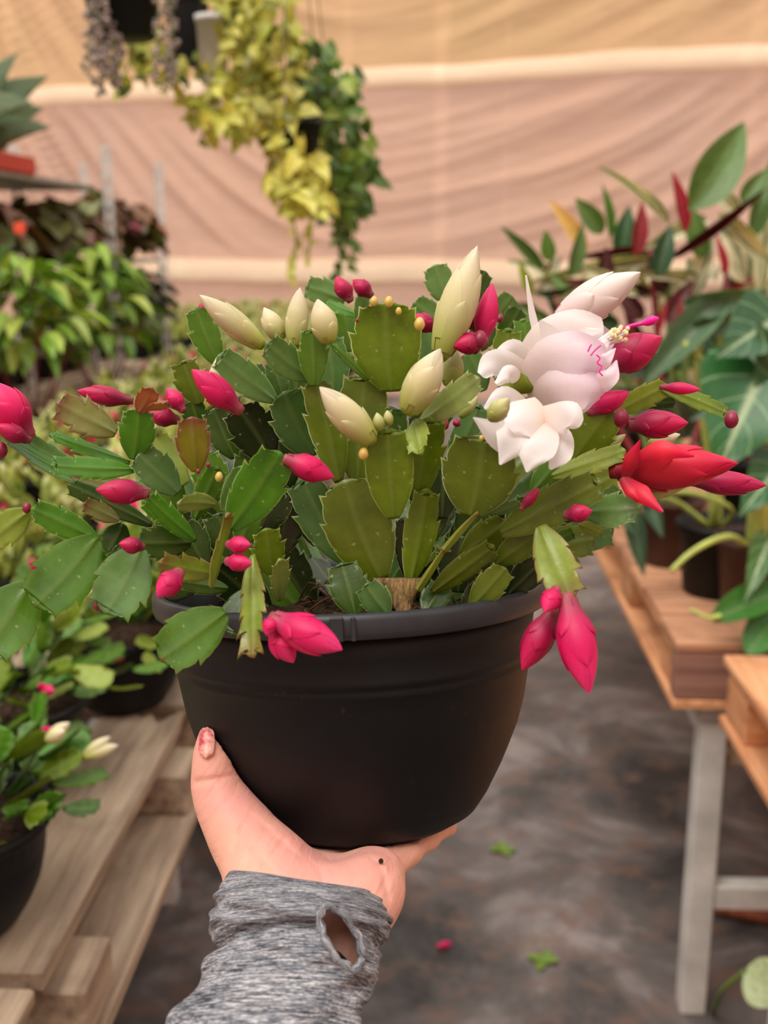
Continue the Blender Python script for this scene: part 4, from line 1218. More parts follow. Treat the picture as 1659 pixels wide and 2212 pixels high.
# ------------------------------------------------------------------ cacti on the left bench
LODP = []
for i in range(5):
    v_, f_, u_ = pad_mesh('stem_segment', 1.0, .62, .03, 500 + i, .12, .1, 3, .16, 1)
    LODP.append((v_, f_, u_))
LODM = [mesh('stem_segment', *LODP[i][:2], M['pad'], LODP[i][2]) for i in range(5)]
def lod_bud(mat):
    v_, f_, u_ = bud_body(1.0, .17, BUDP if mat != 'cream' else BUDC, 8, 0)
    keep = v_[::1]
    return v_, f_, u_
LB = {k: lod_bud(k) for k in ('pink', 'cream')}
LBM = {k: mesh('flower_bud', LB[k][0], LB[k][1], M[k], LB[k][2]) for k in LB}
def field_mat():
    n = NT('blurred_cactus_foliage')
    oi = n.n('ShaderNodeObjectInfo'); a = n.noise(17, 3, .6); u, v = n.uv()
    c = n.ramp(a, [(.32, S(98, 120, 42)), (.5, S(162, 174, 68)), (.68, S(216, 214, 126))])
    c = n.mix(n.ramp(v, [(.82, (0, 0, 0, 1)), (1, (.6, .6, .6, 1))]), c, S(206, 196, 120))
    c = n.mix(1.0, c, n.ramp(oi.outputs['Random'], [(0, (.8, .85, .8, 1)), (1, (1.15, 1.1, 1.05, 1))]), 'MULTIPLY')
    n.col(c); n.set(Roughness=.45); n.translucent(n.mix(1.0, c, (1.3, 1.3, .7, 1), 'MULTIPLY'), .3)
    return n.m
M['field'] = field_mat()
def grow(seed, nbr, spread, h0, size=.040, e0=.75):
    """segment matrices and bud matrices of one bush, pot base at the origin"""
    r = random.Random(seed); segs, tips = [], []
    def branch(p, az, el, n):
        for j in range(n):
            d = Vector((math.cos(az) * math.cos(el), math.sin(az) * math.cos(el), math.sin(el)))
            L = size * r.uniform(.8, 1.25)
            up = Vector((0, 0, 1)) if abs(d.z) < .8 else Vector((math.cos(az + 1.5), math.sin(az + 1.5), .2))
            nrm = up + Vector((r.uniform(-.8, .8), r.uniform(-.8, .8), 0))
            segs.append(frame(p, d, nrm) @ Matrix.Diagonal((L, L, L, 1)))
            q = p + d * L * .97
            if j == n - 1: tips.append((q, d))
            elif r.random() < .45: branch(q, az + r.uniform(-1, 1), el + r.uniform(-.2, .3), n - 1 - j)
            p = q; el -= r.uniform(.05, .55) * spread; az += r.uniform(-.3, .3)
    for i in range(nbr):
        az = 2 * math.pi * (i + r.random()) / nbr; r0 = r.uniform(.005, .05)
        branch(Vector((r0 * math.cos(az), r0 * math.sin(az), h0)), az, r.uniform(e0, 1.35), r.choice((3, 3, 4)))
    return segs, tips
SPOT = [(r, z) for r, z in ((.0005, 0), (.056, 0), (.064, .006), (.079, .03), (.0885, .052), (.094, .078), (.0975, .114), (.1035, .115), (.1055, .118), (.1055, .125), (.103, .127), (.099, .126), (.096, .112), (.093, .104), (.0005, .110))]
pv_, pf_ = lathe(SPOT, 40)
POTMESH = mesh('pot', pv_, pf_, M['pot'])
sv_, sf_ = lathe([(.094, .104), (.06, .110), (.02, .113), (.0005, .1135)], 24)
SOILMESH = mesh('soil', sv_, sf_, M['soil'])
def near_cactus(x, y, rz, seed, budk, nbud, label, tints, sc=1.0, lean=None, clear=None):
    t = empty('potted_cactus', (x, y, .8005), rz, label, 'potted plant', None)
    W_ = wm(t)
    put('pot', POTMESH, t, W_); put('soil', SOILMESH, t, W_)
    segs, tips = grow(seed, 28, 1.0, .112, .046 * sc, .35)
    r = random.Random(seed)
    n = 0
    for m_ in segs:
        wp = (W_ @ m_).translation
        if wp.z < .925 and math.hypot(wp.x - x, wp.y - y) < .118 or wp.z < .86: continue
        put('stem_segment', LODM[r.randrange(5)], t, W_ @ m_, tint(r.choice(tints))); n += 1
    for q, d in r.sample(tips, min(nbud, len(tips))):
        for k in range(r.choice((1, 2))):
            dd = (d + Vector((r.uniform(-.5, .5), r.uniform(-.5, .5), r.uniform(-.1, .5)))).normalized()
            s_ = r.uniform(.022, .042)
            kk = budk if isinstance(budk, str) else r.choice(budk)
            put('flower_bud', LBM[kk], t, W_ @ frame(q, dd, Vector((0, 0, 1))) @ Matrix.Diagonal((s_ * 1.15, s_ * 1.15, s_, 1)))
    return t
near_cactus(-.50, 1.02, 0.3, 41, 'cream', 12, 'cactus with cream buds in black pot, nearest at lower left', 'gddoGb')
near_cactus(-.555, 1.325, 1.7, 52, ('pink', 'pink', 'cream'), 12, 'pink-budded cactus in black pot behind the cream-budded one at lower left', 'gGogld')
near_cactus(-.485, 1.605, 2.6, 63, 'pink', 14, 'cactus with pink buds in black pot behind the splintered board end', 'gGldog')
near_cactus(-.83, 1.50, .5, 74, ('pink', 'cream'), 12, 'cactus with mixed buds under the leftmost round pads of the held plant', 'gldGoo')
# the field of cacti behind
TEMPL = []
for k in range(5):
    segs, tips = grow(900 + k, 15, .75, .108, .040)
    V_, F_, U_ = [], [], []
    r = random.Random(k)
    for m_ in segs:
        pv, pf, pu = LODP[r.randrange(5)]
        o_ = len(V_); V_ += [m_ @ Vector(q) for q in pv]; F_ += [tuple(i + o_ for i in q) for q in pf]; U_ += pu
    fol = mesh('foliage', V_, F_, M['field'], U_)
    bm_ = {}
    for kind in ('cream', 'pink'):
        V_, F_, U_ = [], [], []
        for q, d in tips:
            nbuds = r.choice((0, 1, 1, 2)) if kind == 'cream' else r.choice((0, 0, 0, 1, 1))
            for b in range(nbuds):
                dd = (d * .6 + Vector((r.uniform(-.6, .6), r.uniform(-.6, .6), r.uniform(.1, .9)))).normalized(); s_ = r.uniform(.02, .04)
                m_ = frame(q, dd, Vector((0, 0, 1))) @ Matrix.Diagonal((s_ * 1.3, s_ * 1.3, s_, 1))
                bv, bf, bu = LB[kind]
                o_ = len(V_); V_ += [m_ @ Vector(z) for z in bv]; F_ += [tuple(i + o_ for i in z) for z in bf]; U_ += bu
        bm_[kind] = mesh('flower_buds', V_, F_, M['greencream' if kind == 'cream' else kind], U_)
    TEMPL.append((fol, bm_))
rnd = random.Random(77)
nf = 0
for iy in range(33):
    yy = 1.88 + iy * .262
    for ix in range(9):
        xx = -.53 - ix * .262 + rnd.uniform(-.02, .02) - (.0 if ix < 4 else .02)
        y2 = yy + rnd.uniform(-.03, .03)
        if -1.95 < xx < -1.1 and 3.2 < y2 < 6.8: continue
        if xx < -2.5 or y2 > 9.0: continue
        p = Vector((xx, y2, 1.0)); a, b, d = proj(p)
        mg = F_PX * .2 / d
        if a < -mg or a > 1000: continue
        if 640 < a < 1000 and y2 < 5: continue            # wholly behind the held plant
        kind = 'cream' if rnd.random() < (.80 if y2 > 2.6 else .6) else 'pink'
        zone = 'nearest' if y2 < 3.0 else ('middle' if y2 < 5.5 else 'farthest')
        side = 'aisle side' if xx > -.95 else 'outer side'
        lab = 'out-of-focus cactus %s buds in the %s rows, %s of the left bench' % ('covered in cream' if kind == 'cream' else 'dotted with pink', zone, side)
        t = empty('potted_cactus', (xx, y2, .8005), rnd.uniform(0, 6.28), lab, 'potted plant', '%s-budded cacti, %s rows, %s' % (kind, zone, side))
        W_ = wm(t); fol, bm_ = TEMPL[rnd.randrange(5)]
        put('pot', POTMESH, t, W_)
        tag(put('foliage', fol, t, W_), kind='stuff'); tag(put('flower_buds', bm_[kind], t, W_), kind='stuff')
        nf += 1
print('field cacti', nf)

# ------------------------------------------------------------------ leaves
def leaf_verts(kind, bend=.2, fold=.12, nr=10, nc=5, wave=0.0, seed=0):
    r = random.Random(seed); ph = r.uniform(0, 6)
    pr_ = {'lance': lambda t: math.sin(math.pi * t ** .72) ** .9, 'heart': lambda t: (math.sin(math.pi * min(1, t * .92 + .10) ** .62)) ** .8 if t < .97 else .02,
           'oval': lambda t: math.sqrt(max(0, math.sin(math.pi * (t * .97 + .015)))), 'strap': lambda t: (1 - t ** 2.2) * (.55 + .45 * math.sin(min(1, t * 1.7) * 1.57)),
           'arrow': lambda t: max(.0, 1 - (t ** 1.25)) if t > .18 else (.45 + .55 * t / .18), 'round': lambda t: math.sqrt(max(0, 1 - (2 * t - 1) ** 2)) * (1 + .1 * math.sin(t * 22))}[kind]
    v, uv = [], []
    for i in range(nr):
        t = i / (nr - 1)
        w = max(.012, pr_(t)) * .5
        for j in range(nc):
            c = -1 + 2 * j / (nc - 1)
            y = -bend * t * t + fold * abs(c) * w * 2 + wave * math.sin(t * 11 + ph + c * 2) * abs(c)
            zz = t - (.16 * abs(c) ** 1.5 * max(0, .3 - t) / .3 if kind in ('heart', 'arrow') else 0)
            v.append((c * w, y, zz)); uv.append((c * .5 + .5, t))
    # a thin second skin gives the blade its thickness
    th = .006
    n0 = len(v)
    v2 = [(a, b - th, c) for a, b, c in v]
    f = grid_faces(nr, nc)
    f2 = [tuple(n0 + i for i in q[::-1]) for q in f]
    return v + v2, f + f2, uv + uv
def leaf_mat(name, veins=False, varieg=None, trans=.3, rough=.4):
    n = NT(name)
    oi = n.n('ShaderNodeObjectInfo'); u, v = n.uv()
    c = oi.outputs['Color']
    e = n.math('MULTIPLY', n.math('ABSOLUTE', n.math('SUBTRACT', u, .5)), 2.0)
    nz = n.noise(9, 3, .6, 'UV')
    c = n.mix(1.0, c, n.ramp(nz, [(.3, (.75, .78, .72, 1)), (.7, (1.25, 1.2, 1.2, 1))]), 'MULTIPLY')
    if varieg:
        st = n.noise(1.0, 3, .6, 'UV', (7, 1.2, 1), .4)
        st2 = n.noise(1.0, 2, .5, 'UV', (4, 1.0, 3), .2)
        c = n.mix(n.ramp(st, [(.44, (0, 0, 0, 1)), (.52, (.95, .95, .95, 1))]), c, varieg[0])
        c = n.mix(n.ramp(st2, [(.6, (0, 0, 0, 1)), (.7, (.7, .7, .7, 1))]), c, varieg[1])
    if veins:
        ph = n.math('SUBTRACT', n.math('MULTIPLY', v, 30.0), n.math('MULTIPLY', e, 9.0))
        s_ = n.math('SINE', ph)
        vn = n.ramp(s_, [(.955, (0, 0, 0, 1)), (1.0, (.75, .75, .75, 1))])
        c = n.mix(vn, c, S(150, 186, 136))
    rib = n.ramp(e, [(.0, (1, 1, 1, 1)), (.13 if veins else .08, (0, 0, 0, 1))])
    c = n.mix(n.math('MULTIPLY', rib, .85 if veins else .35), c, S(186, 204, 160) if veins else S(186, 196, 120))
    n.col(c); n.set(Roughness=rough)
    n.translucent(n.mix(1.0, c, (1.4, 1.5, .7, 1), 'MULTIPLY'), trans)
    return n.m
M['leaf'] = leaf_mat('plain_leaf')
M['veined'] = leaf_mat('pale_veined_leaf', True, None, .15, .35)
M['varieg'] = leaf_mat('variegated_leaf', False, (S(244, 232, 204), S(232, 190, 176)), .25)
M['pothos'] = leaf_mat('golden_trailing_leaf', False, (S(216, 210, 116), S(236, 228, 160)), .35)
LM = {}
for nm, kind, mt, bd, fo, wv_ in (('lance', 'lance', 'leaf', .18, .15, .0), ('varieg', 'lance', 'varieg', .22, .15, .02), ('heart', 'heart', 'leaf', .25, .15, .0), ('golden', 'heart', 'pothos', .25, .15, .0), ('oval', 'oval', 'leaf', .15, .1, .0),
                                  ('strap', 'strap', 'leaf', .12, .5, .0), ('arrow', 'arrow', 'veined', .15, .12, .02), ('round', 'round', 'leaf', .2, .2, .05)):
    LM[nm] = []
    for s_ in range(3):
        v_, f_, u_ = leaf_verts(kind, bd * (1 + .5 * (s_ - 1)), fo, 10, 7 if nm in ('arrow',) else 5, wv_, s_)
        LM[nm].append(mesh('leaf', v_, f_, M[mt], u_))
LR = random.Random(5)
def leaf(parent, kind, p, d, nrm, L, W, col, name='leaf'):
    Mx = frame(p, d, nrm) @ Matrix.Diagonal((W, L, L, 1))
    return put(name, LM[kind][LR.randrange(3)], parent, Mx, col)
def leafp(parent, kind, bx, by, db, tx, ty, dt, W, col, tw=0, name='leaf'):
    a, b = P(bx, by, db), P(tx, ty, dt)
    view = (CAM - a).normalized()
    n_ = Matrix.Rotation(math.radians(tw), 3, (b - a).normalized()) @ view
    return leaf(parent, kind, a, b - a, n_, (b - a).length, px(W, (db + dt) / 2), col, name)
def jit(c, k=.15):
    f = 1 + LR.uniform(-k, k)
    return tuple(min(1, x * f * (1 + LR.uniform(-k, k) * .4)) for x in c[:3]) + (1,)
def stem(parent, pts, r, mat, name='stalk', n=6):
    v_, f_ = tube(pts, r, n, max(5, len(pts) * 3))
    return putw(name, v_, f_, mat, parent)
def round_pot(parent, r, h, mat, W_, rib=False, name='pot'):
    pr_ = [(.0005, 0), (r * .74, 0), (r * .78, .004), (r * .96, h * .9), (r * 1.03, h * .9), (r * 1.04, h), (r * .97, h), (r * .93, h * .86), (.0005, h * .86)]
    v_, f_ = lathe(pr_, 28)
    return put(name, mesh(name, v_, f_, mat), parent, W_)
M['stalk_pale'] = plain('pale_green_stalk', S(176, 190, 96), .45, var=.1)
M['stalk_red'] = plain('red_stalk', S(128, 34, 40), .5, var=.15)
M['stalk_green'] = plain('green_stalk', S(96, 118, 50), .5, var=.15)

# ------------------------------------------------------------------ plants on the right bench
def bench_pot(bx, by, r, h, mat, label, cat='potted plant', name='potted_foliage_plant', soil=True):
    c = G(bx, by, .8005)
    t = empty(name, c, 0, label, cat)
    round_pot(t, r, h, mat, wm(t))
    if soil:
        v_, f_ = lathe([(r * .94, h * .862), (r * .5, h * .885), (.0005, h * .89)], 20)
        put('soil', mesh('soil', v_, f_, M['soil'], smooth=False), t, wm(t))
    return t, c
GR, DG, BG, RD, MR, YL = S(98, 132, 62), S(50, 90, 50), S(112, 142, 110), S(178, 44, 66), S(104, 30, 38), S(232, 196, 120)
t1, c1 = bench_pot(1445, 1215, .070, .15, M['pot_brown'], 'pink and cream variegated plant in brown pot at the back of the right bench', name='variegated_plant')
STR = [
    ('lance', 1488, 455, 1632, 248, 100, GR, 10), ('lance', 1480, 505, 1455, 366, 38, RD, 20), ('lance', 1372, 556, 1390, 432, 44, S(160, 50, 62), 15), ('lance', 1268, 545, 1188, 426, 42, YL, 10),
    ('lance', 1302, 506, 1244, 426, 56, GR, 10), ('lance', 1316, 516, 1305, 394, 30, S(96, 142, 50), 30), ('varieg', 1448, 486, 1300, 346, 30, GR, 20), ('lance', 1432, 566, 1668, 402, 30, MR, 10),
    ('varieg', 1596, 460, 1520, 390, 46, GR, 10), ('varieg', 1532, 474, 1392, 532, 52, BG, 10), ('varieg', 1430, 560, 1140, 602, 38, GR, 10), ('lance', 1176, 586, 1082, 486, 34, GR, 10), ('lance', 1188, 566, 1178, 496, 42, S(96, 142, 50), 0),
    ('varieg', 1550, 460, 1668, 570, 56, GR, 0), ('varieg', 1490, 650, 1542, 494, 56, BG, 0), ('varieg', 1610, 610, 1560, 492, 78, BG, 0), ('lance', 1456, 562, 1236, 550, 30, MR, 30), ('lance', 1566, 596, 1552, 506, 24, RD, 20),
    ('varieg', 1380, 640, 1250, 570, 40, BG, 10), ('varieg', 1350, 620, 1200, 640, 36, BG, 20), ('lance', 1300, 640, 1220, 600, 40, MR, 30), ('lance', 1620, 520, 1680, 330, 60, GR, 10), ('lance', 1340, 560, 1360, 440, 60, DG, 0), ('lance', 1230, 600, 1262, 480, 44, GR, 20),
    ('lance', 1420, 600, 1450, 480, 60, DG, 0), ('lance', 1520, 560, 1490, 440, 60, GR, 0), ('lance', 1600, 440, 1660, 360, 50, GR, 0), ('varieg', 1640, 640, 1650, 420, 50, GR, 0), ('varieg', 1290, 620, 1390, 560, 36, BG, 10), ('lance', 1150, 640, 1120, 560, 30, S(150, 166, 50), 0),
    ('lance', 1440, 700, 1500, 600, 60, S(96, 32, 42), 0), ('lance', 1390, 690, 1330, 620, 50, S(86, 34, 42), 0), ('varieg', 1480, 610, 1420, 650, 50, BG, 0), ('lance', 1560, 660, 1640, 580, 46, RD, 20), ('lance', 1480, 740, 1470, 640, 40, S(150, 40, 58), 0), ('lance', 1420, 720, 1440, 650, 20, RD, 0),
    ('lance', 1340, 700, 1230, 690, 50, DG, 0), ('lance', 1300, 760, 1240, 660, 50, DG, 0), ('lance', 1380, 780, 1360, 680, 60, S(70, 40, 40), 0), ('lance', 1250, 720, 1180, 640, 46, S(76, 80, 48), 0), ('lance', 1190, 700, 1120, 660, 40, GR, 0), ('lance', 1640, 720, 1560, 640, 80, DG, 0),
    ('lance', 1600, 800, 1500, 700, 70, DG, 0), ('lance', 1450, 820, 1400, 720, 70, S(90, 34, 42), 0), ('lance', 1520, 800, 1540, 690, 60, DG, 0), ('lance', 1400, 900, 1360, 800, 80, DG, 0), ('lance', 1480, 950, 1440, 820, 80, S(66, 70, 44), 0), ('lance', 1640, 980, 1600, 860, 80, DG, 0),
]
for i, (k, bx, by, tx, ty, W, c, tw) in enumerate(STR):
    d0 = 2.35 + .35 * ((i * 37) % 17) / 17
    leafp(t1, k, bx, by, d0, tx, ty, d0 - .02, W * (.8 if i else 1), jit(c, .12), tw)
rr_ = random.Random(99)
for i in range(70):      # the tangle of narrow striped leaves behind the named ones
    bx, by = rr_.uniform(1130, 1670), rr_.uniform(580, 860)
    if bx < 1230 and by > 700: continue
    an = rr_.uniform(-.4, 3.5); Lp = rr_.uniform(70, 150)
    k = rr_.choice(('varieg', 'varieg', 'lance'))
    c = rr_.choice((GR, BG, DG, BG, S(84, 34, 42), S(60, 66, 44))) if k == 'lance' else rr_.choice((GR, BG))
    d0 = rr_.uniform(2.5, 2.85)
    leafp(t1, k, bx, by, d0, bx + Lp * math.cos(an), by - Lp * .7 * math.sin(an), d0 - rr_.uniform(-.05, .08), rr_.uniform(22, 44), jit(c, .15), rr_.uniform(-30, 30))
for i, (bx, by, tx, ty) in enumerate(((1440, 1090, 1405, 540), (1445, 1090, 1490, 560), (1450, 1090, 1570, 600), (1435, 1090, 1300, 620), (1440, 1095, 1200, 640), (1448, 1095, 1440, 560), (1440, 1090, 1340, 600), (1450, 1095, 1640, 640))):
    d0 = 2.50
    stem(t1, [P(bx, by, d0 - .01), P((bx + tx) / 2 + 8, (by + ty) / 2 + 40, d0 + .03), P(tx, ty, d0 + .02)], px(7, 2.5), M['stalk_red' if i % 2 == 0 else 'stalk_green'])
t2, c2 = bench_pot(1545, 1278, .085, .15, M['pot'], 'grey-green long-leaved plant in black pot on the orange pallet', name='potted_foliage_plant')
for i, (bx, by, tx, ty, W, c, tw) in enumerate(((1572, 636, 1384, 826, 78, BG, 8), (1470, 655, 1668, 640, 60, BG, 20), (1480, 700, 1668, 690, 50, BG, 30), (1370, 1090, 1386, 1242, 44, S(76, 104, 80), 10), (1400, 1060, 1430, 1160, 40, S(76, 104, 80), 10), (1590, 720, 1668, 790, 70, BG, 0), (1340, 1080, 1372, 1160, 30, DG, 20), (1440, 900, 1340, 840, 70, S(70, 96, 78), 10), (1400, 800, 1300, 760, 60, S(60, 84, 66), 10), (1440, 1000, 1380, 1080, 60, S(70, 96, 78), 0), (1590, 820, 1500, 900, 80, S(50, 84, 54), 0))):
    leafp(t2, 'lance', bx, by, 2.22, tx, ty, 2.18, W, jit(c, .08), tw)
for pts, r in (([(1545, 1140, 2.3), (1548, 1060, 2.27), (1560, 900, 2.24), (1568, 640, 2.22)], 15), ([(1553, 1140, 2.3), (1540, 1050, 2.28), (1510, 820, 2.25), (1512, 700, 2.25)], 9), ([(1540, 1140, 2.28), (1565, 860, 2.22), (1476, 740, 2.2)], 8), ([(1535, 1140, 2.28), (1450, 1080, 2.25), (1372, 1092, 2.22)], 7), ([(1560, 1140, 2.28), (1580, 1100, 2.2), (1500, 1066, 2.2), (1400, 1062, 2.2)], 6)):
    stem(t2, [P(*q) for q in pts], px(r, 2.25), M['stalk_pale'])
t3, c3 = bench_pot(1632, 1318, .085, .15, M['pot_brown'], 'large plant with pale-veined dark leaves in brown pot at the right edge', name='elephant_ear_plant')
for i, (bx, by, tx, ty, W, c, tw) in enumerate(((1648, 800, 1552, 1010, 300, S(40, 104, 44), 5), (1676, 690, 1560, 760, 200, S(52, 96, 60), 12), (1690, 1000, 1600, 1110, 150, S(40, 92, 42), 0), (1700, 1270, 1545, 1332, 78, S(62, 116, 40), 20), (1680, 1330, 1620, 1400, 80, S(70, 130, 56), 10), (1660, 1170, 1612, 1290, 80, S(66, 108, 46), 0), (1690, 860, 1640, 700, 120, S(48, 96, 52), 0))):
    leafp(t3, 'arrow' if i not in (3, 4) else 'oval', bx, by, 2.02, tx, ty, 1.96, W, jit(c, .06), tw)
for pts, r in (([(1632, 1185, 2.15), (1640, 1060, 2.10), (1650, 900, 2.05), (1650, 790, 2.02)], 24), ([(1640, 1185, 2.15), (1672, 1000, 2.1), (1680, 690, 2.03)], 16), ([(1622, 1190, 2.12), (1585, 1160, 2.05), (1540, 1168, 2.02), (1490, 1196, 2.0), (1449, 1234, 1.99)], 9), ([(1630, 1188, 2.12), (1690, 1240, 2.06), (1700, 1275, 2.03)], 10), ([(1634, 1188, 2.12), (1672, 1180, 2.06), (1660, 1170, 2.03)], 9), ([(1556, 1330, 1.965), (1530, 1334, 1.96), (1490, 1316, 1.96)], 6)):
    stem(t3, [P(*q) for q in pts], [px(r, 2.05), px(r * .6, 2.05)], M['stalk_pale'])
# bushes further back on the right bench
for j, (x, y, col_k, lab) in enumerate(((.62, 3.5, (S(150, 166, 50), S(110, 130, 48), S(170, 176, 60)), 'low yellow-green bush just behind the white flower'), (.95, 3.75, (GR, DG, BG, MR), 'dark leafy bush behind the variegated plant'), (1.3, 3.35, (BG, GR, DG), 'green bush at the back right behind the broad green leaf'), (.80, 2.95, (DG, BG, MR, S(70, 60, 44)), 'shaded bush low behind the pink and red buds'))):
    t = empty('potted_bush', (x, y, .8005), 0, lab, 'potted plant')
    round_pot(t, .08, .14, M['pot'], wm(t))
    r = random.Random(j + 31)
    for k in range(70):
        az, el = r.uniform(0, 6.28), r.uniform(.0, 1.4)
        q = Vector((x, y, .95)) + Vector((math.cos(az) * math.cos(el), math.sin(az) * math.cos(el), math.sin(el) * .75)) * r.uniform(.08, .26)
        d = Vector((math.cos(az), math.sin(az), r.uniform(-.2, .7)))
        leaf(t, r.choice(('lance', 'oval')), q, d, Vector((0, -.6, 1)), r.uniform(.07, .13), r.uniform(.03, .05), jit(r.choice(col_k), .15))
    for k in range(5):
        az = k * 1.256
        stem(t, [Vector((x, y, .92)), Vector((x + .06 * math.cos(az), y + .06 * math.sin(az), 1.02)), Vector((x + .14 * math.cos(az), y + .14 * math.sin(az), 1.08))], .004, M['stalk_green'])

# ------------------------------------------------------------------ hanging plants
RAIL_Y, RAIL_Z = 3.2, 3.45
rv_, rf_2 = tube([(-8.5, RAIL_Y, RAIL_Z + .022), (6.2, RAIL_Y, RAIL_Z + .022)], .022, 12, 6)
tag(putw('trim_1', rv_, rf_2, M['steel'], None), kind='structure')
def hanging(label, name, blobs, kind, cols, size, d0, potspec, seed, vines=()):
    pxy, pr_, ph, pm, square = potspec
    top = P(pxy[0], pxy[1], d0)
    t = empty(name, top - Vector((0, 0, ph)), .3, label, 'hanging plant')
    W_ = wm(t)
    if square:
        v_ = []
        for zz, s_ in ((0, .8), (ph * .9, .98), (ph * .9, 1.06), (ph, 1.08), (ph, .96), (ph * .85, .92)):
            for (a, b) in ((-1, -1), (1, -1), (1, 1), (-1, 1)): v_.append((a * pr_ * s_, b * pr_ * s_, zz))
        f_ = grid_faces(6, 4, 0, True) + [(3, 2, 1, 0), (20, 21, 22, 23)]
        put('pot', mesh('pot', v_, f_, pm, smooth=False), t, W_)
    else:
        round_pot(t, pr_, ph, pm, W_)
    for a in (0, 2.09, 4.19):
        e = Vector((pr_ * math.cos(a), pr_ * math.sin(a), 0))
        stem(t, [top + e, top + e * .5 + Vector((0, 0, .35)), top + Vector((0, 0, .75))], .0018, M['wire'], 'hanger_wire', 5)
    stem(t, [top + Vector((0, 0, .75)), Vector((top.x, RAIL_Y, RAIL_Z))], .0018, M['wire'], 'hanger_hook', 5)
    r = random.Random(seed)
    for (x, y, R_, n) in blobs:
        for k in range(n):
            a, q = r.uniform(0, 6.28), math.sqrt(r.random())
            dd = d0 + r.uniform(-.10, .10) * (1 if R_ < 60 else 1.5)
            lx, ly = x + R_ * q * math.cos(a), y + R_ * q * math.sin(a)
            p = P(lx, ly, dd)
            # leaves hang outwards and down
            d = (Vector((r.uniform(-1, 1), r.uniform(-1, .6), r.uniform(-1.3, .25)))).normalized()
            L = px(size * r.uniform(.7, 1.3), d0)
            leaf(t, r.choice(kind) if isinstance(kind, tuple) else kind, p, d, Vector((r.uniform(-.8, .8), -1, .6)), L, L * r.uniform(.6, .85), jit(r.choice(cols), .2))
    for pts, leaves in vines:
        w3 = [P(x, y, d0) for x, y in pts]
        stem(t, w3, px(2.2, d0), M['stalk_green'], 'vine', 5)
        cc = catmull([tuple(q) for q in w3], leaves)
        for k, q in enumerate(cc):
            d = Vector((r.uniform(-1, 1), r.uniform(-.6, .3), r.uniform(-1, .1)))
            L = px(size * r.uniform(.45, .8), d0)
            leaf(t, kind[0] if isinstance(kind, tuple) else kind, Vector(q), d, Vector((0, -1, .5)), L, L * .7, jit(r.choice(cols), .2))
    return t
M['wire'] = plain('hanger_wire', S(90, 86, 82), .5, .5, .5)
M['pot_white'] = plain('white_pot_plastic', S(214, 212, 210), .5, .4, var=.05)
YG, LY, MG, OG = S(186, 184, 70), S(206, 200, 92), S(104, 134, 50), S(128, 132, 46)
hanging('golden trailing plant spilling from a white pot at the top centre', 'hanging_trailing_plant', ((545, 30, 80, 70), (580, 110, 80, 66), (548, 190, 62, 50), (600, 210, 62, 44), (500, 10, 40, 16)), ('golden', 'golden', 'heart'), (YG, LY, OG, S(176, 180, 84)), 42, 3.1, ((458, 34), .047, .18, M['pot_white'], False), 3)
hanging('green heart-leaved trailing plant, outermost on the right of the hanging row', 'hanging_trailing_plant', ((670, 140, 60, 40), (700, 215, 66, 50), (735, 300, 72, 60), (770, 360, 52, 44), (745, 440, 62, 46), (700, 330, 50, 26), (745, 185, 34, 12), (735, 510, 26, 8)), 'heart', (S(122, 152, 58), S(104, 140, 54), S(86, 122, 50), S(156, 176, 78)), 36, 3.3, ((655, 235), .085, .15, M['pot'], False), 4, (([(730, 470), (735, 540), (728, 595)], 9), ([(760, 460), (765, 520), (752, 575)], 7)))
hanging('bright yellow-leaved trailing plant hanging low in the middle of the row', 'hanging_trailing_plant', ((645, 380, 58, 62), (640, 330, 52, 36), (660, 430, 44, 30), (590, 280, 50, 34), (470, 235, 50, 26), (530, 255, 44, 24)), 'golden', (S(226, 220, 108), S(206, 204, 84), S(234, 226, 104), S(184, 186, 74)), 38, 3.05, ((640, 262), .07, .13, M['pot'], False), 5, (([(625, 440), (640, 520), (632, 600)], 9), ([(670, 440), (672, 500), (665, 560)], 8)))
hanging('small yellow-green trailing plant in a square black pot at upper left', 'hanging_trailing_plant', ((420, 168, 60, 22), (300, 110, 46, 22), (340, 150, 50, 20), (270, 170, 20, 5), (440, 240, 36, 16), (480, 245, 34, 14), (310, 80, 40, 12)), ('golden', 'heart'), (LY, YG, OG, MG), 34, 3.2, ((405, -10), .055, .19, M['pot'], True), 6, (([(425, 240), (445, 270), (432, 305)], 4), ([(280, 130), (262, 180), (256, 205)], 4)))
# grey bead-leaved trailer in the round pot
t = hanging('grey bead-leaved trailing plant in the round black pot at top left', 'hanging_trailing_plant', (), 'oval', (S(120, 108, 100),), 12, 2.9, ((262, -40), .105, .14, M['pot'], False), 7)
r = random.Random(8)
bead_v, bead_f = lathe([(1e-4, -.5), (.4, -.3), (.5, 0), (.4, .3), (1e-4, .5)], 7)
M['bead'] = plain('grey_bead_leaf', S(150, 136, 128), .5, .4, var=.3, scale=60)
for k in range(17):
    x = r.choice((r.uniform(190, 262), r.uniform(330, 382))); y1 = r.uniform(130, 215) if x < 300 else r.uniform(150, 200)
    d0 = 2.9 + r.uniform(-.1, .06)
    w3 = [P(x + r.uniform(-8, 8), -30 if x < 320 else -20, d0), P(x, y1 * .5, d0), P(x + r.uniform(-10, 10), y1, d0)]
    vo = stem(t, w3, .0012, M['stalk_green'], 'vine', 4)
    parts = []
    for q in catmull([tuple(z) for z in w3], 22):
        s_ = .014 * r.uniform(.7, 1.3); off = Vector((r.uniform(-.014, .014), r.uniform(-.014, .014), 0))
        parts.append(([(Vector(z) * s_ + Vector(q) + off) for z in bead_v], bead_f))
    v_, f_ = merge(parts)
    tag(putw('bead_leaves', v_, f_, M['bead'], vo), kind='stuff')

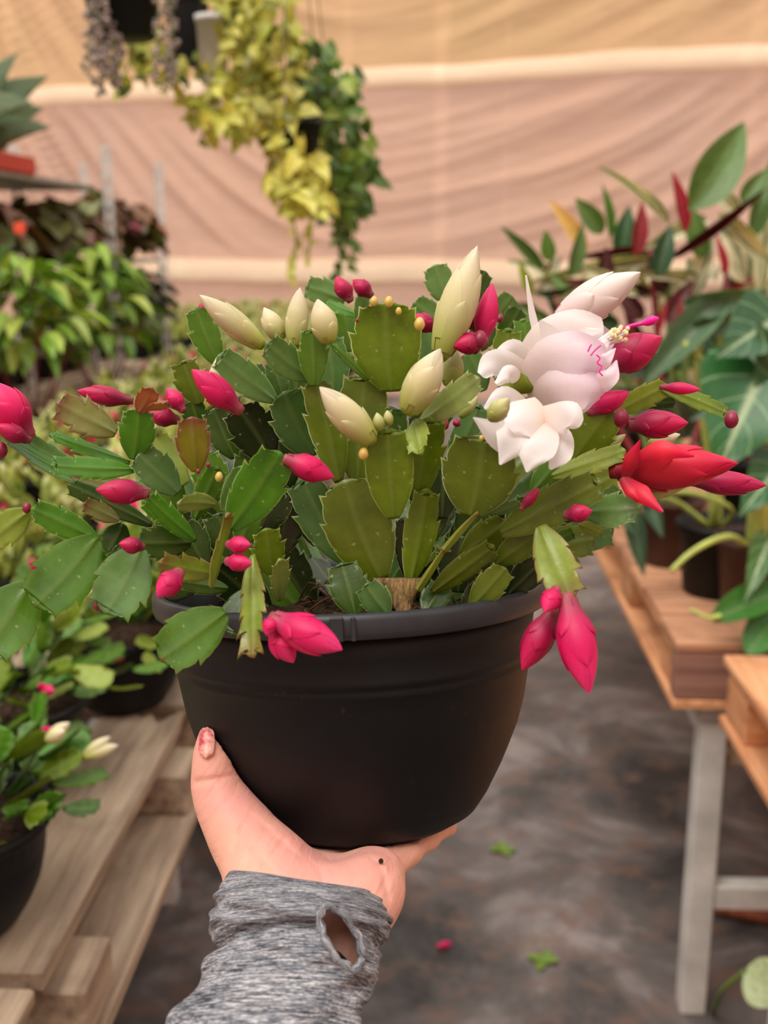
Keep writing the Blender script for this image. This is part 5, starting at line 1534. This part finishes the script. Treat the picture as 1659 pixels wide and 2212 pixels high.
# ------------------------------------------------------------------ shelf rack on the left
def slot_post(parent, x, y, z0, z1):
    """perforated angle post: two flanges with rows of slots cut through"""
    v_, f_ = [], []
    for ax in (0, 1):
        n = int((z1 - z0) / .06); w = .05; t_ = .002
        def bar(a0, a1, b0, b1):
            if ax == 0: q = box8(x + a0, x + a1, y, y + t_, b0, b1, .0003)
            else: q = box8(x, x + t_, y + a0, y + a1, b0, b1, .0003)
            o_ = len(v_); v_.extend(q[0]); f_.extend([tuple(i + o_ for i in g) for g in q[1]])
        bar(0, .017, z0, z1); bar(.033, w, z0, z1)
        for k in range(n + 1):
            zz = z0 + k * (z1 - z0) / n
            bar(.017, .033, max(z0, zz - .012), min(z1, zz + .012))
    return putw('post', v_, f_, M['steel'], parent, (x, y, z0), None, False)
RX = -1.50
p1 = P(215, 310, 5.0); p2 = P(332, 350, 6.1)
rack = empty('shelf_rack', (p1.x, p1.y, .8005), 0, 'slotted steel shelf rack with plants standing on the left bench', 'shelf')
for (xx, yy) in ((p1.x, p1.y), (p2.x, p2.y), (p1.x - .42, p1.y), (p2.x - .42, p2.y), (p1.x, 3.45), (p1.x - .42, 3.45)):
    slot_post(rack, xx, yy, .8005, 1.93 if yy > 4 else 1.76)
sh_mat = plain('grey_shelf_plate', S(150, 146, 138), .6, .4, .2)
M['shelf'] = sh_mat
for z_, y0_, y1_ in ((1.735, 3.42, p1.y + .04), (1.40, 3.42, p2.y + .04), (1.06, 3.42, p2.y + .04)):
    xo = min(p1.x, p2.x)
    board('shelf_board', rack, xo - .43, xo - .003, y0_, y1_, z_, z_ + .022, sh_mat)
# red tray and the spiky plants in it
tr = empty('seedling_tray', (p1.x - .22, 4.12, 1.7575), 0, 'red plastic tray holding spiky grey-green plants on the top shelf', 'tray')
M['redtray'] = plain('red_tray_plastic', S(196, 52, 36), .5, .4, var=.08)
tw_, tl_, th_ = .19, .30, .062
for a in ((-tw_, tw_, -tl_, tl_, 0, .006), (-tw_, -tw_ + .006, -tl_, tl_, .006, th_), (tw_ - .006, tw_, -tl_, tl_, .006, th_), (-tw_ + .006, tw_ - .006, -tl_, -tl_ + .006, .006, th_), (-tw_ + .006, tw_ - .006, tl_ - .006, tl_, .006, th_), (-tw_ + .006, tw_ - .006, -.003, .003, .006, th_ - .008)):
    v_, f_ = box8(*a, .002)
    put('tray_wall' if a[5] > .01 else 'tray_floor', mesh('tray_wall', v_, f_, M['redtray'], smooth=False), tr, wm(tr))
for k, (dx, dy, sc, lb_) in enumerate(((.02, -.18, 1.0, 'near left end'), (-.05, .02, 1.15, 'middle'), (.03, .18, 1.25, 'far right end'))):
    c = wm(tr).translation + Vector((dx, dy, .010))
    ag = empty('spiky_succulent', c, 0, 'grey-green spiky succulent at the %s of the red tray' % lb_, 'succulent')
    round_pot(ag, .045, .055, M['pot'], wm(ag))
    r = random.Random(70 + k)
    for j in range(15):
        az = j * 2.4; el = .5 + .9 * j / 15
        leaf(ag, 'strap', c + Vector((0, 0, .045)), Vector((math.cos(az) * math.cos(el), math.sin(az) * math.cos(el), math.sin(el))), Vector((-math.cos(az), -math.sin(az), 1)), r.uniform(.22, .38) * sc, .020, jit(S(142, 168, 138), .12))
# begonias
def rosette(name, label, c, R_, n, cols, seed, size, kind='round', h=.14, flat=.55, potm='pot', flower=None, cat='potted plant'):
    t = empty(name, c, 0, label, cat)
    round_pot(t, .075, .12, M[potm], wm(t))
    r = random.Random(seed)
    for k in range(n):
        az, el = r.uniform(0, 6.28), math.asin(r.uniform(-.4, 1))
        u_ = Vector((math.cos(az) * math.cos(el), math.sin(az) * math.cos(el), math.sin(el) * flat))
        q = Vector(c) + Vector((0, 0, h)) + u_ * R_ * r.uniform(.6, 1)
        d = Vector((u_.x, u_.y, u_.z * .3 - .45 + r.uniform(-.3, .3)))
        leaf(t, kind, q - d.normalized() * size * .5, d, u_ + Vector((0, 0, .6)), size * r.uniform(.75, 1.25), size * r.uniform(.7, 1.0) * (1 if kind == 'round' else .5), jit(r.choice(cols), .2))
    for k in range(6):
        az = k * 1.05
        stem(t, [Vector(c) + Vector((0, 0, .1)), Vector(c) + Vector((.06 * math.cos(az), .06 * math.sin(az), .17)), Vector(c) + Vector((R_ * .7 * math.cos(az), R_ * .7 * math.sin(az), h + .02))], .004, M['stalk_red'])
    if flower:
        for (fx, fy, fd, col_f) in flower:
            for k in range(5):
                a = k * 1.256
                leaf(t, 'oval', P(fx, fy, fd), RGT * math.cos(a) + UP * math.sin(a), -FWD, .006 * fd, .006 * fd, col_f, 'petal')
    return t
xo = min(p1.x, p2.x)
BEG = (S(128, 92, 66), S(104, 92, 58), S(150, 104, 78), S(118, 124, 70), S(134, 138, 82))
rosette('begonia', 'dark bronze begonia under the top shelf at left', (xo - .2, 4.25, 1.4225), .23, 90, BEG, 1, .13, h=.10)
rosette('begonia', 'dark begonia with a mauve bloom sticking out past the slotted posts', (xo - .10, 5.62, 1.4225), .29, 110, BEG, 2, .14, flower=((292, 492, 5.35, S(186, 92, 122)),), h=.12)
rosette('begonia', 'dark bronze begonia between the two slotted posts', (xo - .2, 5.0, 1.4225), .26, 95, BEG, 3, .14, h=.10)
rosette('begonia', 'very dark round begonia on the lowest shelf', (xo - .10, 5.75, 1.0825), .29, 120, (S(84, 78, 46), S(72, 68, 40), S(104, 106, 58)), 4, .12, h=.13, flat=.75)
rosette('begonia', 'begonia with an orange bloom at the left edge', (xo - .18, 3.75, 1.4225), .17, 50, BEG, 5, .10, flower=((42, 492, 3.5, S(236, 82, 40)),))
# big fern-like bush in front of the rack
GB = (S(140, 174, 68), S(118, 156, 64), S(164, 190, 78), S(104, 140, 62), S(186, 204, 92))
for j, (x, y, z, R_, lab) in enumerate(((-1.40, 3.78, .8005, .24, 'big light green leafy bush at the left edge below the shelf'), (-1.33, 4.35, .8005, .25, 'big green leafy bush in front of the slotted post'), (-1.62, 3.32, .8005, .24, 'light green bush cut by the left picture edge'))):
    rosette('leafy_bush', lab, (x, y, z), R_, 150, GB, 40 + j, .12, 'lance', .40, 1.15)
# ------------------------------------------------------------------ small things on the floor
def petal_on_floor(x, y, label, m, L=.05):
    p = G(x, y, .004)
    v_, f_, u_ = bud_body(L, L * .2, BUDP, 10, .05)
    Mx = frame(p + Vector((0, 0, L * .2)), Vector((1, .4, 0)), Vector((0, 0, 1)))
    tag(put('fallen_flower_bud', mesh('fallen_flower_bud', v_, f_, M[m], u_), None, Mx), label, 'flower bud')
petal_on_floor(940, 2052, 'fallen pink bud lying on the dark floor of the aisle', 'pink', .04)
for i, (x, y, lab) in enumerate(((1085, 1838, 'pair of small green weed leaves on the aisle floor, nearer the pot'), (1172, 2078, 'small green weed on the aisle floor below right'))):
    p = G(x, y, .001)
    w = empty('weed', p, 0, lab, 'weed')
    for k in range(4):
        a = k * 1.7 + i
        leaf(w, 'oval', p, Vector((math.cos(a), math.sin(a), .35)), Vector((0, 0, 1)), .035, .024, S(120, 150, 60))
# a broad pale leaf hanging low under the right bench
lp = empty('low_leaf_plant', G(1540, 2190, .001), 0, 'pale green broad leaf on a thin stalk growing under the right bench', 'plant')
leafp(lp, 'oval', 1612, 2096, 2.05, 1690, 2150, 2.0, 110, S(206, 220, 180), 10)
stem(lp, [wm(lp).translation + Vector((0, 0, .0)), P(1560, 2140, 2.1), P(1612, 2096, 2.05)], .005, M['stalk_green'])
